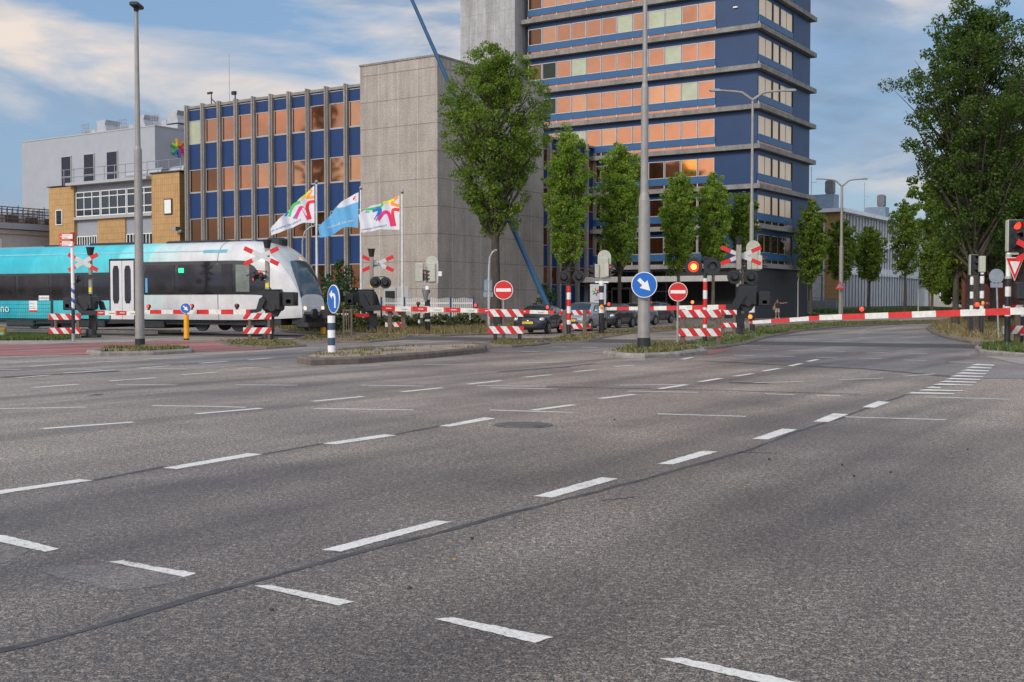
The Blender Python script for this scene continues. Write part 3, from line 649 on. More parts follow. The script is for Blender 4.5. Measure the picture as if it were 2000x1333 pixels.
m_star=[M('star_colour_%s'%n,c,.5,var=.04) for n,(c,a) in zip(('orange','red','magenta','blue','green','yellow'),STAR)]
def star(mb,cx,cz,r,P,base=0,w=.22,tilt=12):
    """six coloured ribbons, each bending between two neighbouring arms; P maps (x,z)->3D list of 2 layers"""
    for i,(c,a) in enumerate(STAR):
        a0,a1=R(a+tilt),R(a+tilt-60); tip0=(cx+r*math.cos(a0+.08-.2),cz+r*math.sin(a0+.08-.2)); tip1=(cx+r*math.cos(a1+.1),cz+r*math.sin(a1+.1)); am=(a0+a1)/2
        mid=(cx-.22*r*math.cos(am),cz-.22*r*math.sin(am)); pts=[]
        for k in range(9):
            u=k/8; pts.append(((1-u)**2*tip0[0]+2*u*(1-u)*mid[0]+u*u*tip1[0],(1-u)**2*tip0[1]+2*u*(1-u)*mid[1]+u*u*tip1[1]))
        ribbon(mb,pts,[w*r*(.55+.45*math.sin(PI*k/8)) for k in range(9)],P,base+i)
def ribbon(mb,pts,ws,P,mi,sub=3):
    V_=[Vector(p) for p in pts]; L=[];Q=[]
    for i,p in enumerate(V_):
        d=(V_[min(i+1,len(V_)-1)]-V_[max(i-1,0)]).normalized(); n=Vector((-d.y,d.x))*ws[i]/2; L.append(p+n); Q.append(p-n)
    n=len(V_); vs=[];
    for lay in (0,1): vs+=[P(p.x,p.y,lay) for p in L]+[P(p.x,p.y,lay) for p in Q]
    fs=[]
    for i in range(n-1): fs+=[(i,i+1,n+i+1,n+i),(2*n+i,3*n+i,3*n+i+1,2*n+i+1),(i,2*n+i,2*n+i+1,i+1),(n+i,n+i+1,3*n+i+1,3*n+i)]
    mb.add(vs,fs,mi)
b=MB(); star(b,3.0,17.75,1.0,lambda x,z,l:((.16 if l else .02),x,z),w=.24)
text_on(b,'fries',3.75,16.85,.6,0,3,T=Matrix(((0,-1,0,.16),(1,0,0,0),(0,0,1,0),(0,0,0,1))))
b.build('logo',m_star,T)
for u in (-13.8,-7.3,-2.0):
    b=MB(); b.box(u-2.2,u+2.0,3,6,19.85,20.3); b.box(u-2.0,u+.0,3.2,5.6,20.3,20.9); b.prism([(u+.0,20.5),(u+1.9,20.5),(u+1.6,21.3),(u+1.8,21.8),(u+.1,21.8),(u+.3,21.3)],3.2,5.2,'y'); un=b.build('rooftop_unit',M('galv_duct',(.45,.46,.48),.4,.4,var=.15),T)
    b=MB()
    for k in range(4): b.cyl((u-2.2+.4*k,3,20.3),(u-2.2+.4*k,3,21.6),.035,n=6)
    for k in range(3): b.cyl((u-2.2,3,20.7+.4*k),(u-1.0,3,20.7+.4*k),.03,n=6)
    b.build('guard_rail',m_grey,un)

# ---- yellow brick building
Cy=(-25.3,88.0)
m_brick=M('yellow_brick',(.48,.29,.12),.85,var=.18,vs=1.2); t=m_brick.node_tree; bb=t.nodes['Principled BSDF']
tcn=nd(t,'ShaderNodeTexCoord'); sp=nd(t,'ShaderNodeSeparateXYZ'); ln(t,tcn.outputs['Object'],sp.inputs[0]); cb_=nd(t,'ShaderNodeCombineXYZ'); ln(t,mth(t,'ADD',sp.outputs[0],sp.outputs[1]),cb_.inputs[0]); ln(t,sp.outputs[2],cb_.inputs[1])
br=nd(t,'ShaderNodeTexBrick',i_Scale=1.0,i_Mortar_Size=.018,i_Brick_Width=.24,i_Row_Height=.5); br.inputs['Color1'].default_value=(.50,.31,.13,1); br.inputs['Color2'].default_value=(.42,.235,.09,1); br.inputs['Mortar'].default_value=(.20,.13,.08,1)
br.offset=0; ln(t,cb_.outputs[0],br.inputs['Vector']); src=bb.inputs['Base Color'].links[0].from_socket; ln(t,mixc(t,.6,src,br.outputs[0]),bb.inputs['Base Color'])
m_gpan=M('grey_panel',(.30,.31,.35),.6,var=.06)
T=thing('brick_building','yellow brick two storey building with large white gridded windows behind the train','building',(*Cy,0),BR)
b=MB(); b.box(-3.2,0,0,9,0,11.4); b.box(-16.1,-12.8,0,9,0,11.0); b.box(-10.0,-6.6,.18,.3,6.2,8.2); b.build('wall',m_brick,T)
b=MB(); b.box(-12.8,-3.2,.3,9,0,11.0,0); b.build('grey_infill',m_gpan,T)
b=MB(); b.box(-13.2,-3.2,-.5,9,11.0,11.22,0); b.box(-3.3,.1,-.1,9,11.4,11.5,1); b.box(-16.2,-12.8,-.1,9,11.05,11.12,1); b.box(-12.8,-3.2,-.05,.3,8.2,8.45,0); b.build('roof',[m_frame,m_dark],T)
def gridwin(T,x0,x1,z0,z1,y,nx,nz,fm=m_white):
    g=MB(); g.box(x0,x1,y,y+.05,z0,z1); w=g.build('window',m_glass,T); f=MB(); th=.07
    for i in range(nx+1):
        x=x0+(x1-x0)*i/nx; f.box(x-th/2,x+th/2,y-.06,y+.04,z0,z1)
    for q in nz: z=z0+(z1-z0)*q; f.box(x0,x1,y-.05,y+.03,z-th/2,z+th/2)
    f.build('frame',fm,w)
for i in range(3): gridwin(T,-12.7+i*3.2,-9.65+i*3.2,8.5,10.45,.2,3,(0,.28,.78,1))
gridwin(T,-12.6,-10.1,5.9,6.85,.2,8,(0,1)); gridwin(T,-6.4,-3.3,5.9,6.85,.2,8,(0,1))
gridwin(T,-15.1,-14.3,7.9,9.1,-.03,1,(0,1))
b=MB(); b.box(-1.7,-.8,-.08,.02,8.2,9.4,0); b.box(-1.62,-.88,-.1,.0,8.28,9.32,1); b.build('shuttered_window',[m_dark,m_white],T)
b=MB()
for i in range(12):
    x=-14.6+i*1.3; b.cyl((x,.4,11.2),(x,.4,12.5),.03,n=6)
for z in (11.8,12.45): b.cyl((-14.8,.4,z),(-.2,.4,z),.03,n=6)
b.build('guard_rail',m_grey,T)
b=MB()
for x,r in ((-8.4,.3),(-7.4,.35),(-5.6,.4),(-3.0,.4)): b.cyl((x,2,11.75),(x+1.6,2,11.8),r,n=12)
b.cyl((-9,2,11.6),(-1,2,11.7),.22); b.build('roof_duct',M('silver_duct',(.55,.55,.56),.35,.6,var=.1),T)
b=MB(); b.box(-.3,.1,-.5,-.1,6.9,7.2); b.cyl((.1,-.2,6.8),(.5,-.2,6.9),.12); b.build('security_camera',m_grey,T)

# ---- low grey buildings at the far left
T=thing('low_grey_building','low grey building with white framed windows and pipe racks on its roof, far left','building',(-40.1,100,0),BR)
b=MB(); b.box(-14,0,-16,1.5,0,7.2,0); b.build('wall',M('grey_render',(.42,.41,.40),.85,var=.1),T)
b=MB(); b.box(-14,.5,-16,1.6,7.6,8.1,0); b.box(-14,.2,-16,1.6,7.2,7.55,1); b.build('roof',[m_gpan,m_frame],T)
for i in range(5):
    y0=-13.5+i*2.3
    if i<4:
        g=MB(); g.box(0,.05,y0,y0+2.0,4.2,6.7); w=g.build('window',m_glass,T); f=MB()
        for q in (0,1.0,2.0): f.box(0,.1,y0+q-.05,y0+q+.05,4.2,6.7)
        f.box(0,.1,y0,y0+2,6.6,6.75); f.box(0,.1,y0,y0+2,5.9,5.96); f.build('frame',m_white,w)
b=MB(); rr=random.Random(4)
for i in range(34):
    y=-15+i*.5; b.cyl((-.6,y,8.1),(-.6,y,9.5+.2*(i%5==0)),.035,n=5); b.cyl((-3,y,8.1),(-3,y,9.6),.035,n=5)
for z in (8.5,9.0,9.5):
    b.cyl((-.6,-15,z),(-.6,1.5,z),.045,n=5); b.cyl((-3,-15,z),(-3,1.5,z),.045,n=5)
for i in range(9):
    y=-15+i*1.9; b.box(-2.8,-.8,y,y+1.2,8.1,8.5+rr.uniform(0,.3))
b.build('pipe_rack',M('rusty_steel',(.13,.10,.085),.85,.2,var=.35,vs=4),T)
T=thing('blue_grey_shed','plain blue grey metal shed roof line behind the low grey building, far left','building',(-42.5,112,0),BR)
b=MB(); b.box(-20,1,0,15,0,10.4); b.build('wall',M('blue_grey_cladding',(.17,.2,.25),.55,.1,var=.08),T); b=MB(); b.box(-20.05,1.05,-.1,15,10.4,10.6); b.build('roof',m_gpan,T)

# ---- white finned building at the right
Cw=(39.25,138.0); zb=.86
T=thing('white_finned_building','long white building with close vertical fins and yellow brick corner, right of the tower','building',(*Cw,zb),BR)
m_wfin=M('white_fin',(.80,.80,.82),.6,var=.06,vs=1,dirt=.2); m_grw=M('grey_gap',(.10,.11,.13),.7,var=.15)
b=MB(); b.box(-18,.0,.3,43,0,11.3); b.build('wall',m_grw,T)
b=MB(); b.box(-1.9,.1,.0,.35,0,11.3); b.box(-.2,.1,.35,1.0,0,11.3); b.box(-.5,.12,43,44,0,11.3); b.build('brick_pier',m_brick,T)
b=MB(); b.box(-18.5,.7,-.9,44.5,11.35,11.8,0); b.build('roof',m_wfin,T)
b=MB(); b.box(-2.1,-1.9,-.1,.35,0,11.3); b.box(-6,-2.1,.1,.3,6.6,6.9); b.box(-6,-2.1,.05,.3,3.9,4.3); b.box(-5.6,-4.0,.05,.3,.2,3.8); b.box(-3.7,-2.3,.05,.3,.2,3.8); b.build('white_panel',M('white_render',(.55,.54,.52),.7),T)
b=MB(); b.box(-6,-2.1,.2,.32,4.4,11.2); b.build('window',m_glass,T)
for lv,(z0,z1_) in enumerate(((.05,4.0),(4.1,7.7),(7.8,11.3))):
    b=MB(); b.box(-.12,.24,1.0,43,z1_-.02,z1_+.1)
    if lv: b.box(-.13,.03,1.0,43,z0+.11,z0+.9)
    b.build('cornice',m_wfin,T)
    for i in range(33):
        y=1.2+i*1.29
        if lv==0 and 28<=i<=31: continue
        b=MB(); b.prism([(-.02,y+.0),(.21,y+.0),(.21,y+.1),(-.02,y+.14)],z0,z1_-.03,'z'); b.build('fin',m_wfin,T)
b=MB(); b.box(-.1,.9,37.2,39.4,0,2.9,0); b.box(-.1,.05,37.4,39,3.0,3.9,1); b.box(-.1,.05,39.6,41.5,0,2.8,1); b.box(-.1,1.3,36.8,42,2.95,3.1,0); b.build('porch',[m_wfin,m_int],T)
for y,hh in ((5,0),(27.9,0)):
    b=MB(); b.box(-4.9,-2.1,y-1,y+1,11.85,13.95,0); b.build('rooftop_unit',M('blue_grey_plant',(.19,.25,.31),.6),T)
    b=MB(); b.prism([(-3.4,14.3),(-3.4,15.5),(-3.25,15.7),(-2.55,15.7),(-2.4,15.5),(-2.4,14.3),(-2.55,13.97),(-3.25,13.97)],y-.5,y+.5,'y'); b.build('vent_cowl',M('grey_cowl',(.15,.145,.15),.6),T)
    b=MB(); b.cyl((-5.3,y,11.8),(-5.3,y,17.6),.04,n=6); b.cyl((-5.3,y,15.6),(-4.6,y,15.6),.025,n=6); b.build('antenna',m_grey,T)
    b=MB(); b.box(-7.4,-5.6,y-1,y+1,11.85,12.6); b.cyl((-5.8,y,12.4),(-4.9,y,12.5),.4); b.build('roof_duct',m_dark,T)
b=MB()
for i in range(6): b.cyl((-6+i*1.2,-1.5,-.3),(-6+i*1.2,-1.5,1.1),.04,n=6)
b.cyl((-6,-1.5,1.1),(0,-1.5,1.1),.05,n=6); b.box(-3.6,0,-1.2,-1.0,-.6,.8); b.build('balustrade',m_gpan,T)

# ---- brick building hidden behind the big trees on the right
T=thing('red_brick_building','dark red brick building half hidden behind the big trees, right edge','building',(40,88,0),0)
b=MB(); b.box(-1,22,0,12,0,4.6); b.build('wall',M('red_brick',(.19,.05,.035),.9,var=.25,vs=3),T)
b=MB(); b.box(-1.2,22.2,-.3,12.2,4.6,4.9); b.build('roof',m_dark,T)
for i in range(4): gridwin(T,1+i*4,3+i*4,1.2,3,-.05,2,(0,1))
T=thing('far_building','long pale far building seen low between the trees at the bend of the road','building',(70,210,0),0)
b=MB(); b.box(-6,34,0,10,0,5); b.build('wall',M('far_render',(.35,.33,.30),.8),T)
for i in range(6): gridwin(T,-4+i*6,-1+i*6,1.5,3.5,-.05,3,(0,1))
b=MB(); b.box(-6.3,34.3,-.4,10,5,5.4); b.build('roof',m_dark,T)
# ---- slender leaning blue steel mast
T=thing('leaning_steel_mast','long leaning blue steel mast crossing in front of the concrete block','sculpture',(X(1090,66),66,0))
p0=Vector((0,0,-.1)); p1=PW(805,-3,66)-Vector((X(1090,66),66,0)); p1=p0+(p1-p0)*1.12
b=MB(); b.cyl(p0,p0+(p1-p0)*.45,.165,.14,n=10); b.cyl(p0+(p1-p0)*.45,p1,.14,.09,n=10); b.build('shaft',M('steel_blue_paint',(.025,.095,.20),.4,.1,var=.1,dirt=.2),T)
b=MB(); b.cyl((0,0,-.1),(0,0,.25),.5,n=16); b.build('footing',m_conc,T)
# ---- entrance information pillar
T=thing('information_pillar','white information pillar with small star logo by the tower entrance','sign',(X(1168,75),75,0))
b=MB(); b.box(-.52,.52,-.12,.12,0,2.65,0,bev=.02); b.build('panel',m_white,T)
b=MB(); star(b,-.15,2.15,.26,lambda x,z,l:(x,-.13 if l else -.118,z),w=.26); b.build('logo',m_star,T)
b=MB(); text_on(b,'welkom bij',-.3,1.55,.1,-.125,0); text_on(b,'ontvangst',-.3,1.35,.1,-.125,0); text_on(b,'ingang',-.3,.75,.1,-.125,0); b.build('lettering',M('grey_lettering',(.2,.25,.3),.6),T)
# ================================================================== TREES
def mesh_np(name,V,Fq,mats,mi=None,parent=None,smooth=False):
    me=bpy.data.meshes.new(name); nv=len(V); nf=len(Fq); k=Fq.shape[1]
    me.vertices.add(nv); me.vertices.foreach_set('co',V.astype(np.float32).ravel())
    me.loops.add(nf*k); me.loops.foreach_set('vertex_index',Fq.astype(np.int32).ravel())
    me.polygons.add(nf); me.polygons.foreach_set('loop_start',np.arange(0,nf*k,k,dtype=np.int32)); me.polygons.foreach_set('loop_total',np.full(nf,k,dtype=np.int32))
    for m in mats: me.materials.append(m)
    if mi is not None: me.polygons.foreach_set('material_index',mi.astype(np.int32))
    me.update(calc_edges=True); o=bpy.data.objects.new(name,me); COL.objects.link(o)
    if parent is not None: o.parent=parent
    return o
m_bark=M('bark',(.065,.052,.042),.95,var=.45,vs=5,bump=.9,bs=14,stretch=(3,3,.5)); m_barkp=M('pale_bark',(.15,.125,.10),.95,var=.4,vs=6,bump=.7,bs=14,stretch=(3,3,.5))
lm_mid=leafmat('leaves_mid',[(.045,.09,.012),(.12,.19,.022),(.25,.32,.045)],.45)
lm_bri=leafmat('leaves_bright',[(.055,.12,.016),(.19,.30,.035),(.40,.48,.09)],.5)
lm_dk=leafmat('leaves_dark',[(.022,.048,.008),(.05,.095,.014),(.11,.16,.025)],.4)
lm_con=leafmat('conifer_leaves',[(.008,.03,.01),(.018,.055,.016),(.05,.10,.03)],.15)
lm_sh=leafmat('shrub_leaves',[(.05,.065,.025),(.12,.14,.05),(.26,.25,.12)],.2)
lm_hedge=leafmat('hedge_leaves',[(.03,.045,.015),(.07,.09,.03),(.15,.16,.06)],.2)
def leafcloud(centers,rad,npc,ls,rng,up=.25):
    """centers (n,3), rad (n,), leaves per clump -> quads of leaf size"""
    n=len(centers); C_=np.repeat(centers,npc,axis=0); r=np.repeat(rad,npc)
    d=rng.normal(size=(len(C_),3)); d/=np.linalg.norm(d,axis=1)[:,None]; rr=r*rng.uniform(.25,1,len(C_))**.55
    P=C_+d*rr[:,None]*np.array([1,1,.85])
    nrm=d*.7+rng.normal(size=d.shape)*.7+np.array([0,0,up]); nrm/=np.linalg.norm(nrm,axis=1)[:,None]
    a=rng.normal(size=d.shape); u=np.cross(nrm,a); u/=np.linalg.norm(u,axis=1)[:,None]; v=np.cross(nrm,u)
    s=ls*rng.uniform(.55,1.25,len(C_))[:,None]
    q=np.stack([P-u*s,P+v*s*.55,P+u*s,P-v*s*.55],axis=1).reshape(-1,3)
    return q,np.arange(len(q)).reshape(-1,4)
def make_tree(name,label,cat,px,D,zc,Hh,Rr,leaf,seed,nb=46,npc=60,ls=.11,peak=.36,tr=.2,group=None,bark=None,base=0.0,pos=None,lean=0,spread=.75,low=.6,dens=1.0,te=.62,cm=1.0):
    rng=np.random.default_rng(seed); x,y=pos if pos else (X(px,D),D)
    T=thing(name,label,cat,(x,y,base),rng.uniform(0,6),group)
    tb=MB(); pts=[]; n=9
    for i in range(n):
        a=i/(n-1); pts.append((lean*a*Hh*.1+rng.normal()*.04*Hh/10*a,rng.normal()*.05*Hh/10*a,a*Hh*.9))
    rs=[tr*(1.35 if i==0 else 1)*(1-.9*i/(n-1))+.015 for i in range(n)]
    tb.tube(pts,rs,n=10)
    def trunk(h):
        a=min(.999,h/(Hh*.9))*(n-1); i=int(a); f=a-i; p=np.array(pts[i])*(1-f)+np.array(pts[min(i+1,n-1)])*f; return p,rs[i]*(1-f)+rs[min(i+1,n-1)]*f
    def prof(t):
        t=min(max(t,0),1)
        return Rr*((low+(1-low)*(t/peak)**.9) if t<peak else max(.05,(1-(t-peak)/(1-peak)))**te)
    cs=[];cr=[]
    lb=MB()
    for i in range(nb):
        t0=(i+.5)/nb; h0=zc*.82+(Hh*.86-zc*.82)*t0**1.05; az=i*2.39996+rng.normal()*.3
        p0,r0=trunk(h0); tt=min(.97,(h0-zc)/(Hh-zc)+rng.uniform(.08,.2)); L=prof(tt)*rng.uniform(.72,1.08)
        if t0>.9: L*=.6
        rise=(tt-(h0-zc)/(Hh-zc))*(Hh-zc)+L*rng.uniform(.25,.7)*(spread)
        end=p0+np.array([math.cos(az)*L,math.sin(az)*L,rise]); end[2]=min(end[2],Hh)
        mid=p0*.5+end*.5+np.array([0,0,-.06*L])+rng.normal(size=3)*.05*L
        lb.tube([p0,mid,end],[r0*.42+.01,r0*.25+.008,.008],n=5)
        m=max(3,int(L/ (Rr*.17)))
        for k in range(m):
            u=.38+.62*(k+rng.uniform(0,1))/m; q=(p0*(1-u)**2+2*mid*u*(1-u)+end*u*u) if u<1 else end
            q=q+rng.normal(size=3)*Rr*.10; cs.append(q); cr.append(Rr*rng.uniform(.09,.165)*cm)
        if rng.random()<.6:
            q=end+np.array([math.cos(az+.7)*.2*L,math.sin(az+.7)*.2*L,.12*L])*rng.uniform(.3,1); cs.append(q); cr.append(Rr*rng.uniform(.08,.14))
    for k in range(5): cs.append(np.array([rng.normal()*.1*Rr,rng.normal()*.1*Rr,Hh*(.90+.02*k)])); cr.append(Rr*.13)
    tk=tb.build('trunk',bark or m_bark,T); lb.build('limb',bark or m_bark,tk)
    V_,F_=leafcloud(np.array(cs),np.array(cr),int(npc*dens),ls,rng); mesh_np('crown',V_,F_,[leaf],parent=T)
    return T
D=64; make_tree('tree','full green tree with upright crown, in front of the concrete block','tree',968,64,Z(440,64),Z(84,64),3.3,lm_mid,1,nb=120,npc=105,ls=.075,peak=.36,tr=.30,low=.36,te=.68,spread=1.3)
spec=[(1108,78,520,246,46,'bright green narrow tree just right of the concrete block'),(1210,82,520,282,48,'narrow green tree directly left of the central lamp post'),
 (1325,88,530,335,38,'small green tree just right of the central lamp post'),(1392,90,530,338,34,'slim green tree between the central lamp post and the black tower wall'),(1450,92,500,372,30,'smallest green tree at the corner of the blue tower')]
for i,(px,D,yb,yt,wr,lb) in enumerate(spec):
    make_tree('street_tree',lb,'tree',px,D,Z(yb,D),Z(yt,D),wr*D/F*.97,lm_bri if i<4 else lm_mid,20+i,nb=110,npc=74,ls=.075,peak=.45,te=.5,spread=1.9,cm=1.7,tr=.15,group='narrow street trees before the tower',low=.62,bark=m_bark if i<2 else m_barkp)
spec=[(1583,110,550,392,34,'dark green tree at the right corner of the blue tower',.3),(1641,124,545,425,34,'green tree behind the double arm street lamp',.3),(1697,128,545,442,33,'rounded green tree in front of the white fins',.3),(1767,126,530,388,33,'taller slim tree before the end of the white building',.3),(1820,122,570,440,30,'thin tree just past the white building porch',.0)]
for i,(px,D,yb,yt,wr,lb,bz) in enumerate(spec):
    make_tree('street_tree',lb,'tree',px,D,Z(yb,D)-bz,Z(yt,D)-bz,wr*D/F,lm_mid,40+i,nb=64,npc=60,ls=.12,peak=.45,cm=1.6,te=.5,tr=.16,group='street trees before the white building',low=.5,base=bz,dens=.8)
make_tree('large_tree','huge dark green tree whose crown fills the upper right of the view','tree',1903,56,Z(515,56),Z(18,56),3.6,lm_dk,60,nb=140,npc=92,ls=.085,peak=.45,tr=.25,low=.3,lean=.1,te=.6,spread=1.6)
make_tree('large_tree','large dark tree cut by the right edge, behind the traffic light','tree',1995,66,Z(520,66),Z(150,66),4.0,lm_dk,61,nb=70,npc=90,ls=.11,peak=.4,tr=.25,low=.5)
make_tree('large_tree','lighter green tree left of the huge dark tree along the right verge','tree',1866,72,Z(530,72),Z(325,72),2.6,lm_mid,62,nb=60,npc=70,ls=.13,peak=.5,tr=.2,low=.45,spread=1.5)
make_tree('large_tree','tree with a twin trunk just behind the huge dark tree','tree',1890,84,Z(545,84),Z(300,84),3.3,lm_dk,63,nb=60,npc=80,ls=.16,peak=.5,tr=.22,low=.5,spread=1.3)
make_tree('large_tree','tree standing between the round back-turned sign and the road bend','tree',1938,78,Z(560,78),Z(260,78),4.6,lm_dk,64,nb=60,npc=80,ls=.16,peak=.5,tr=.22,low=.5,spread=1.3)
for i,(px,D,yt,r) in enumerate([(1868,180,480,4.5),(1905,190,470,6),(1960,150,450,7),(2010,150,430,8),(1850,240,520,4.5),(1885,130,520,3.2)]):
    make_tree('background_tree',['far green tree closing the road bend beneath the lighter tree','far tree behind the twin trunk tree','far tree behind the round sign','far tree behind the red brick building','most distant tree at the end of the road','low far tree beside the thin tree at the bend'][i],'tree',px,D,1.2,Z(yt,D),r,[lm_mid,lm_dk,lm_mid,lm_dk,lm_mid,lm_mid][i],80+i,nb=40,npc=60,ls=.3,peak=.4,tr=.3,group='far trees at the road bend',low=.8)
make_tree('slender_tree','slender tall tree left of the view, mirrored in the office windows','tree',0,70,3.0,25,1.9,lm_dk,75,nb=80,npc=70,ls=.2,peak=.5,tr=.2,pos=(-47,69.5),low=.8,te=.4)
# shrubs
def shrub(name,label,cat,px,D,w,h,leaf,seed,n=40,npc=60,ls=.07,group=None,cone=False,zoff=0):
    rng=np.random.default_rng(seed); T=thing(name,label,cat,(X(px,D),D,zoff),0,group)
    cs=[];cr=[]; sb=MB()
    for i in range(n):
        a=rng.uniform(0,2*PI); t=rng.uniform(.12,1)
        rr=w*(rng.uniform(0,1)**.5)*((1-t)**.7 if cone else math.sqrt(max(.05,1-(max(0,t-.35)/.65)**2)))
        q=np.array([math.cos(a)*rr,math.sin(a)*rr,h*t*(1 if cone else rng.uniform(.8,1.05))]); cs.append(q); cr.append(w*rng.uniform(.16,.3))
        if i%3==0: sb.tube([(0,0,0),(q[0]*.5,q[1]*.5,q[2]*.55),tuple(q)],[.035,.02,.008],n=5)
    sb.build('stem',m_bark,T); V_,F_=leafcloud(np.array(cs),np.array(cr),npc,ls,rng,up=.5); mesh_np('foliage',V_,F_,[leaf],parent=T); return T
shrub('conifer_shrub','dark green spreading conifer behind the blue arrow sign','shrub',668,64,1.25,Z(514,64),lm_con,101,n=60,npc=90)
shrub('conifer_shrub','lower dark conifer at the left beside the flagpoles','shrub',640,68,.8,Z(530,68),lm_con,102,n=40,npc=70)
shrub('conifer_shrub','dark evergreen at the foot of the leaning blue mast','shrub',1068,76,.9,Z(555,76),lm_con,103,n=40,npc=70)
for i,(px,D,w,yt,lb) in enumerate([(640,60,.8,562,'pale leafed shrub just left of the blue arrow sign'),(676,58,.9,575,'pale leafed shrub just right of the blue arrow sign'),(706,60,.6,585,'small shrub behind the barrier machine'),(612,58,.7,600,'low shrub just past the train nose')]):
    shrub('shrub',lb,'shrub',px,D,w,Z(yt,D),lm_sh if i<3 else lm_hedge,110+i,n=34,npc=70,group='shrubs beyond the crossing')
hp=[(735,60),(760,61),(785,61),(812,62),(840,62),(868,63),(896,64),(922,65),(625,56),(655,56),(690,57)]
for i,(px,D) in enumerate(hp):
    w=.75
    shrub('hedge_bush','low scrubby bush in the row growing along the white picket fence' if i<8 else 'low scrubby bush growing at the foot of the pale shrubs','bush',px,D,w,.75 if i<7 else .9,lm_hedge,130+i,n=22,npc=60,ls=.08,group='low bushes along the fence' if i<8 else 'low bushes below the shrubs')
# ================================================================== TRAIN
TA=math.atan2(TD.y,TD.x)
def tpoint(px,o):
    """point where the sight line through px meets the line parallel to the track at offset o"""
    k=(px-CX)/F; P=T0+TN*o; t=(k*P.y-P.x)/(TD.x-k*TD.y); return P+TD*t
nose=tpoint(578,-1.3)+TN*1.3
T=thing('passenger_train','regional train, white nose blending to turquoise carriage, passing over the crossing','train',(nose.x,nose.y,.19),TA)
LT=32.0; NL=3.7; w0=1.42; zb_=.52; zt_=4.0
def prof(x):
    if x<=-NL: return w0,zb_,zt_
    s=(x+NL)/NL; s=min(s,1)
    return w0*(1-.40*s**3.2),zb_+.12*s**2,1.15+(zt_-1.15)*max(0,1-s**3.3)**.6
def surf(x,a,off=0.0):
    w,z0,zt=prof(x); zs=z0+(zt-z0)*.63; w+=off
    if a<=.3:
        u=a/.3; y=-w*(1-.05*(1-u)**3); z=z0+(zs-z0)*u
    elif a>=.7:
        u=(1-a)/.3; y=w*(1-.05*(1-u)**3); z=z0+(zs-z0)*u
    else:
        th=PI*(a-.3)/.4; c,s_=math.cos(th),math.sin(th)
        y=-w*math.copysign(abs(c)**.62,c); z=zs+(zt-zs+off)*s_**.78
    return (x,y,z)
xs=[-LT]+[-LT+i*(LT-NL)/14 for i in range(1,15)]+[-NL+NL*(1-(1-i/26)**1.7) for i in range(1,27)]
AS=[i/10*.3 for i in range(11)]+[.3+.4*i/24 for i in range(1,25)]+[.7+.3*i/10 for i in range(1,11)]
b=MB(); n=len(AS); vs=[surf(x,a) for x in xs for a in AS]
b.add(vs,[(i*n+j,i*n+j+1,(i+1)*n+j+1,(i+1)*n+j) for i in range(len(xs)-1) for j in range(n-1)],0,True)
b.add(vs[-n:],[tuple(range(n-1,-1,-1))],0,False); b.add(vs[:n],[tuple(range(n))],0,False)
b.add(vs,[(i*n,(i+1)*n,(i+1)*n+n-1,i*n+n-1) for i in range(len(xs)-1)],0)
mt=bpy.data.materials.new('train_livery'); mt.use_nodes=True; t=mt.node_tree; bs_=t.nodes['Principled BSDF']; bs_.inputs['Roughness'].default_value=.28; bs_.inputs['Coat Weight'].default_value=.3
tcn=nd(t,'ShaderNodeTexCoord'); sp=nd(t,'ShaderNodeSeparateXYZ'); ln(t,tcn.outputs['Object'],sp.inputs[0])
def tx(px,o=-1.4):
    p=tpoint(px,o); return (p-nose).dot(TD)
v=mth(t,'ADD',sp.outputs[0],mth(t,'MULTIPLY',sp.outputs[2],-.45))       # slanted colour fields
f=mth(t,'DIVIDE',mth(t,'ADD',v,LT),LT)
def fx(px): return max(0,min(1,(tx(px)+LT)/LT-.6/LT))
c=ramp(t,f,[(0,(.01,.40,.50)),(fx(40),(.015,.44,.54)),(fx(41),(.04,.52,.60)),(fx(200),(.07,.54,.60)),(fx(204),(.20,.68,.72)),(fx(262),(.24,.68,.70)),(fx(266),(.48,.66,.64)),(fx(320),(.60,.68,.66)),(fx(323),(.62,.62,.61)),(1,(.66,.66,.66))])
no=nd(t,'ShaderNodeTexNoise',i_Scale=1.1,i_Detail=7,i_Roughness=.65); ln(t,vmul(t,tcn.outputs['Object'],(1.5,1,.8)),no.inputs['Vector'])
c=mixc(t,1.0,c,ramp(t,no.outputs[0],[(.3,.78),(.6,1.0)]),'MULTIPLY')
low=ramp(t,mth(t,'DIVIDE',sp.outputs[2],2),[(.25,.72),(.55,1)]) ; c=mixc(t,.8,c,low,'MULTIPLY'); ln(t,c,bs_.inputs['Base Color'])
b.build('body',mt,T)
def patch(x0,x1,a0,a1,off=.012,nx=12,na=6,mi=0,mb=None,th=.0,shape=None):
    g=mb or MB(); vs=[]
    for i in range(nx+1):
        for j in range(na+1):
            u,v_=i/nx,j/na; x=x0+(x1-x0)*u
            aa,bb_=(a0,a1) if shape is None else shape(u)
            vs.append(surf(x,aa+(bb_-aa)*v_,off))
    g.add(vs,[(i*(na+1)+j,i*(na+1)+j+1,(i+1)*(na+1)+j+1,(i+1)*(na+1)+j) for i in range(nx) for j in range(na)],mi,True); return g
def az(z,x=-5):   # z height (local) -> a on the near side
    w,z0,zt=prof(x); zs=z0+(zt-z0)*.63
    return .3*(z-z0)/(zs-z0) if z<=zs else .3+.2*math.asin(min(1,((z-zs)/(zt-zs))**(1/.78)))*2/PI
m_tband=M('train_window_band',(.012,.012,.016),.12,.0,var=.3,coat=.5); m_tglass=M('train_window_glass',(.035,.03,.034),.08,.3,var=.6,vs=.9)
xd0,xd1=tx(217),tx(266)
def zl(py,px): 
    p=tpoint(px,-1.42); return Z(py,p.y)-.19
zA0,zA1=zl(587,110),zl(534,110); zB0,zB1=zl(576,360),zl(511,360)
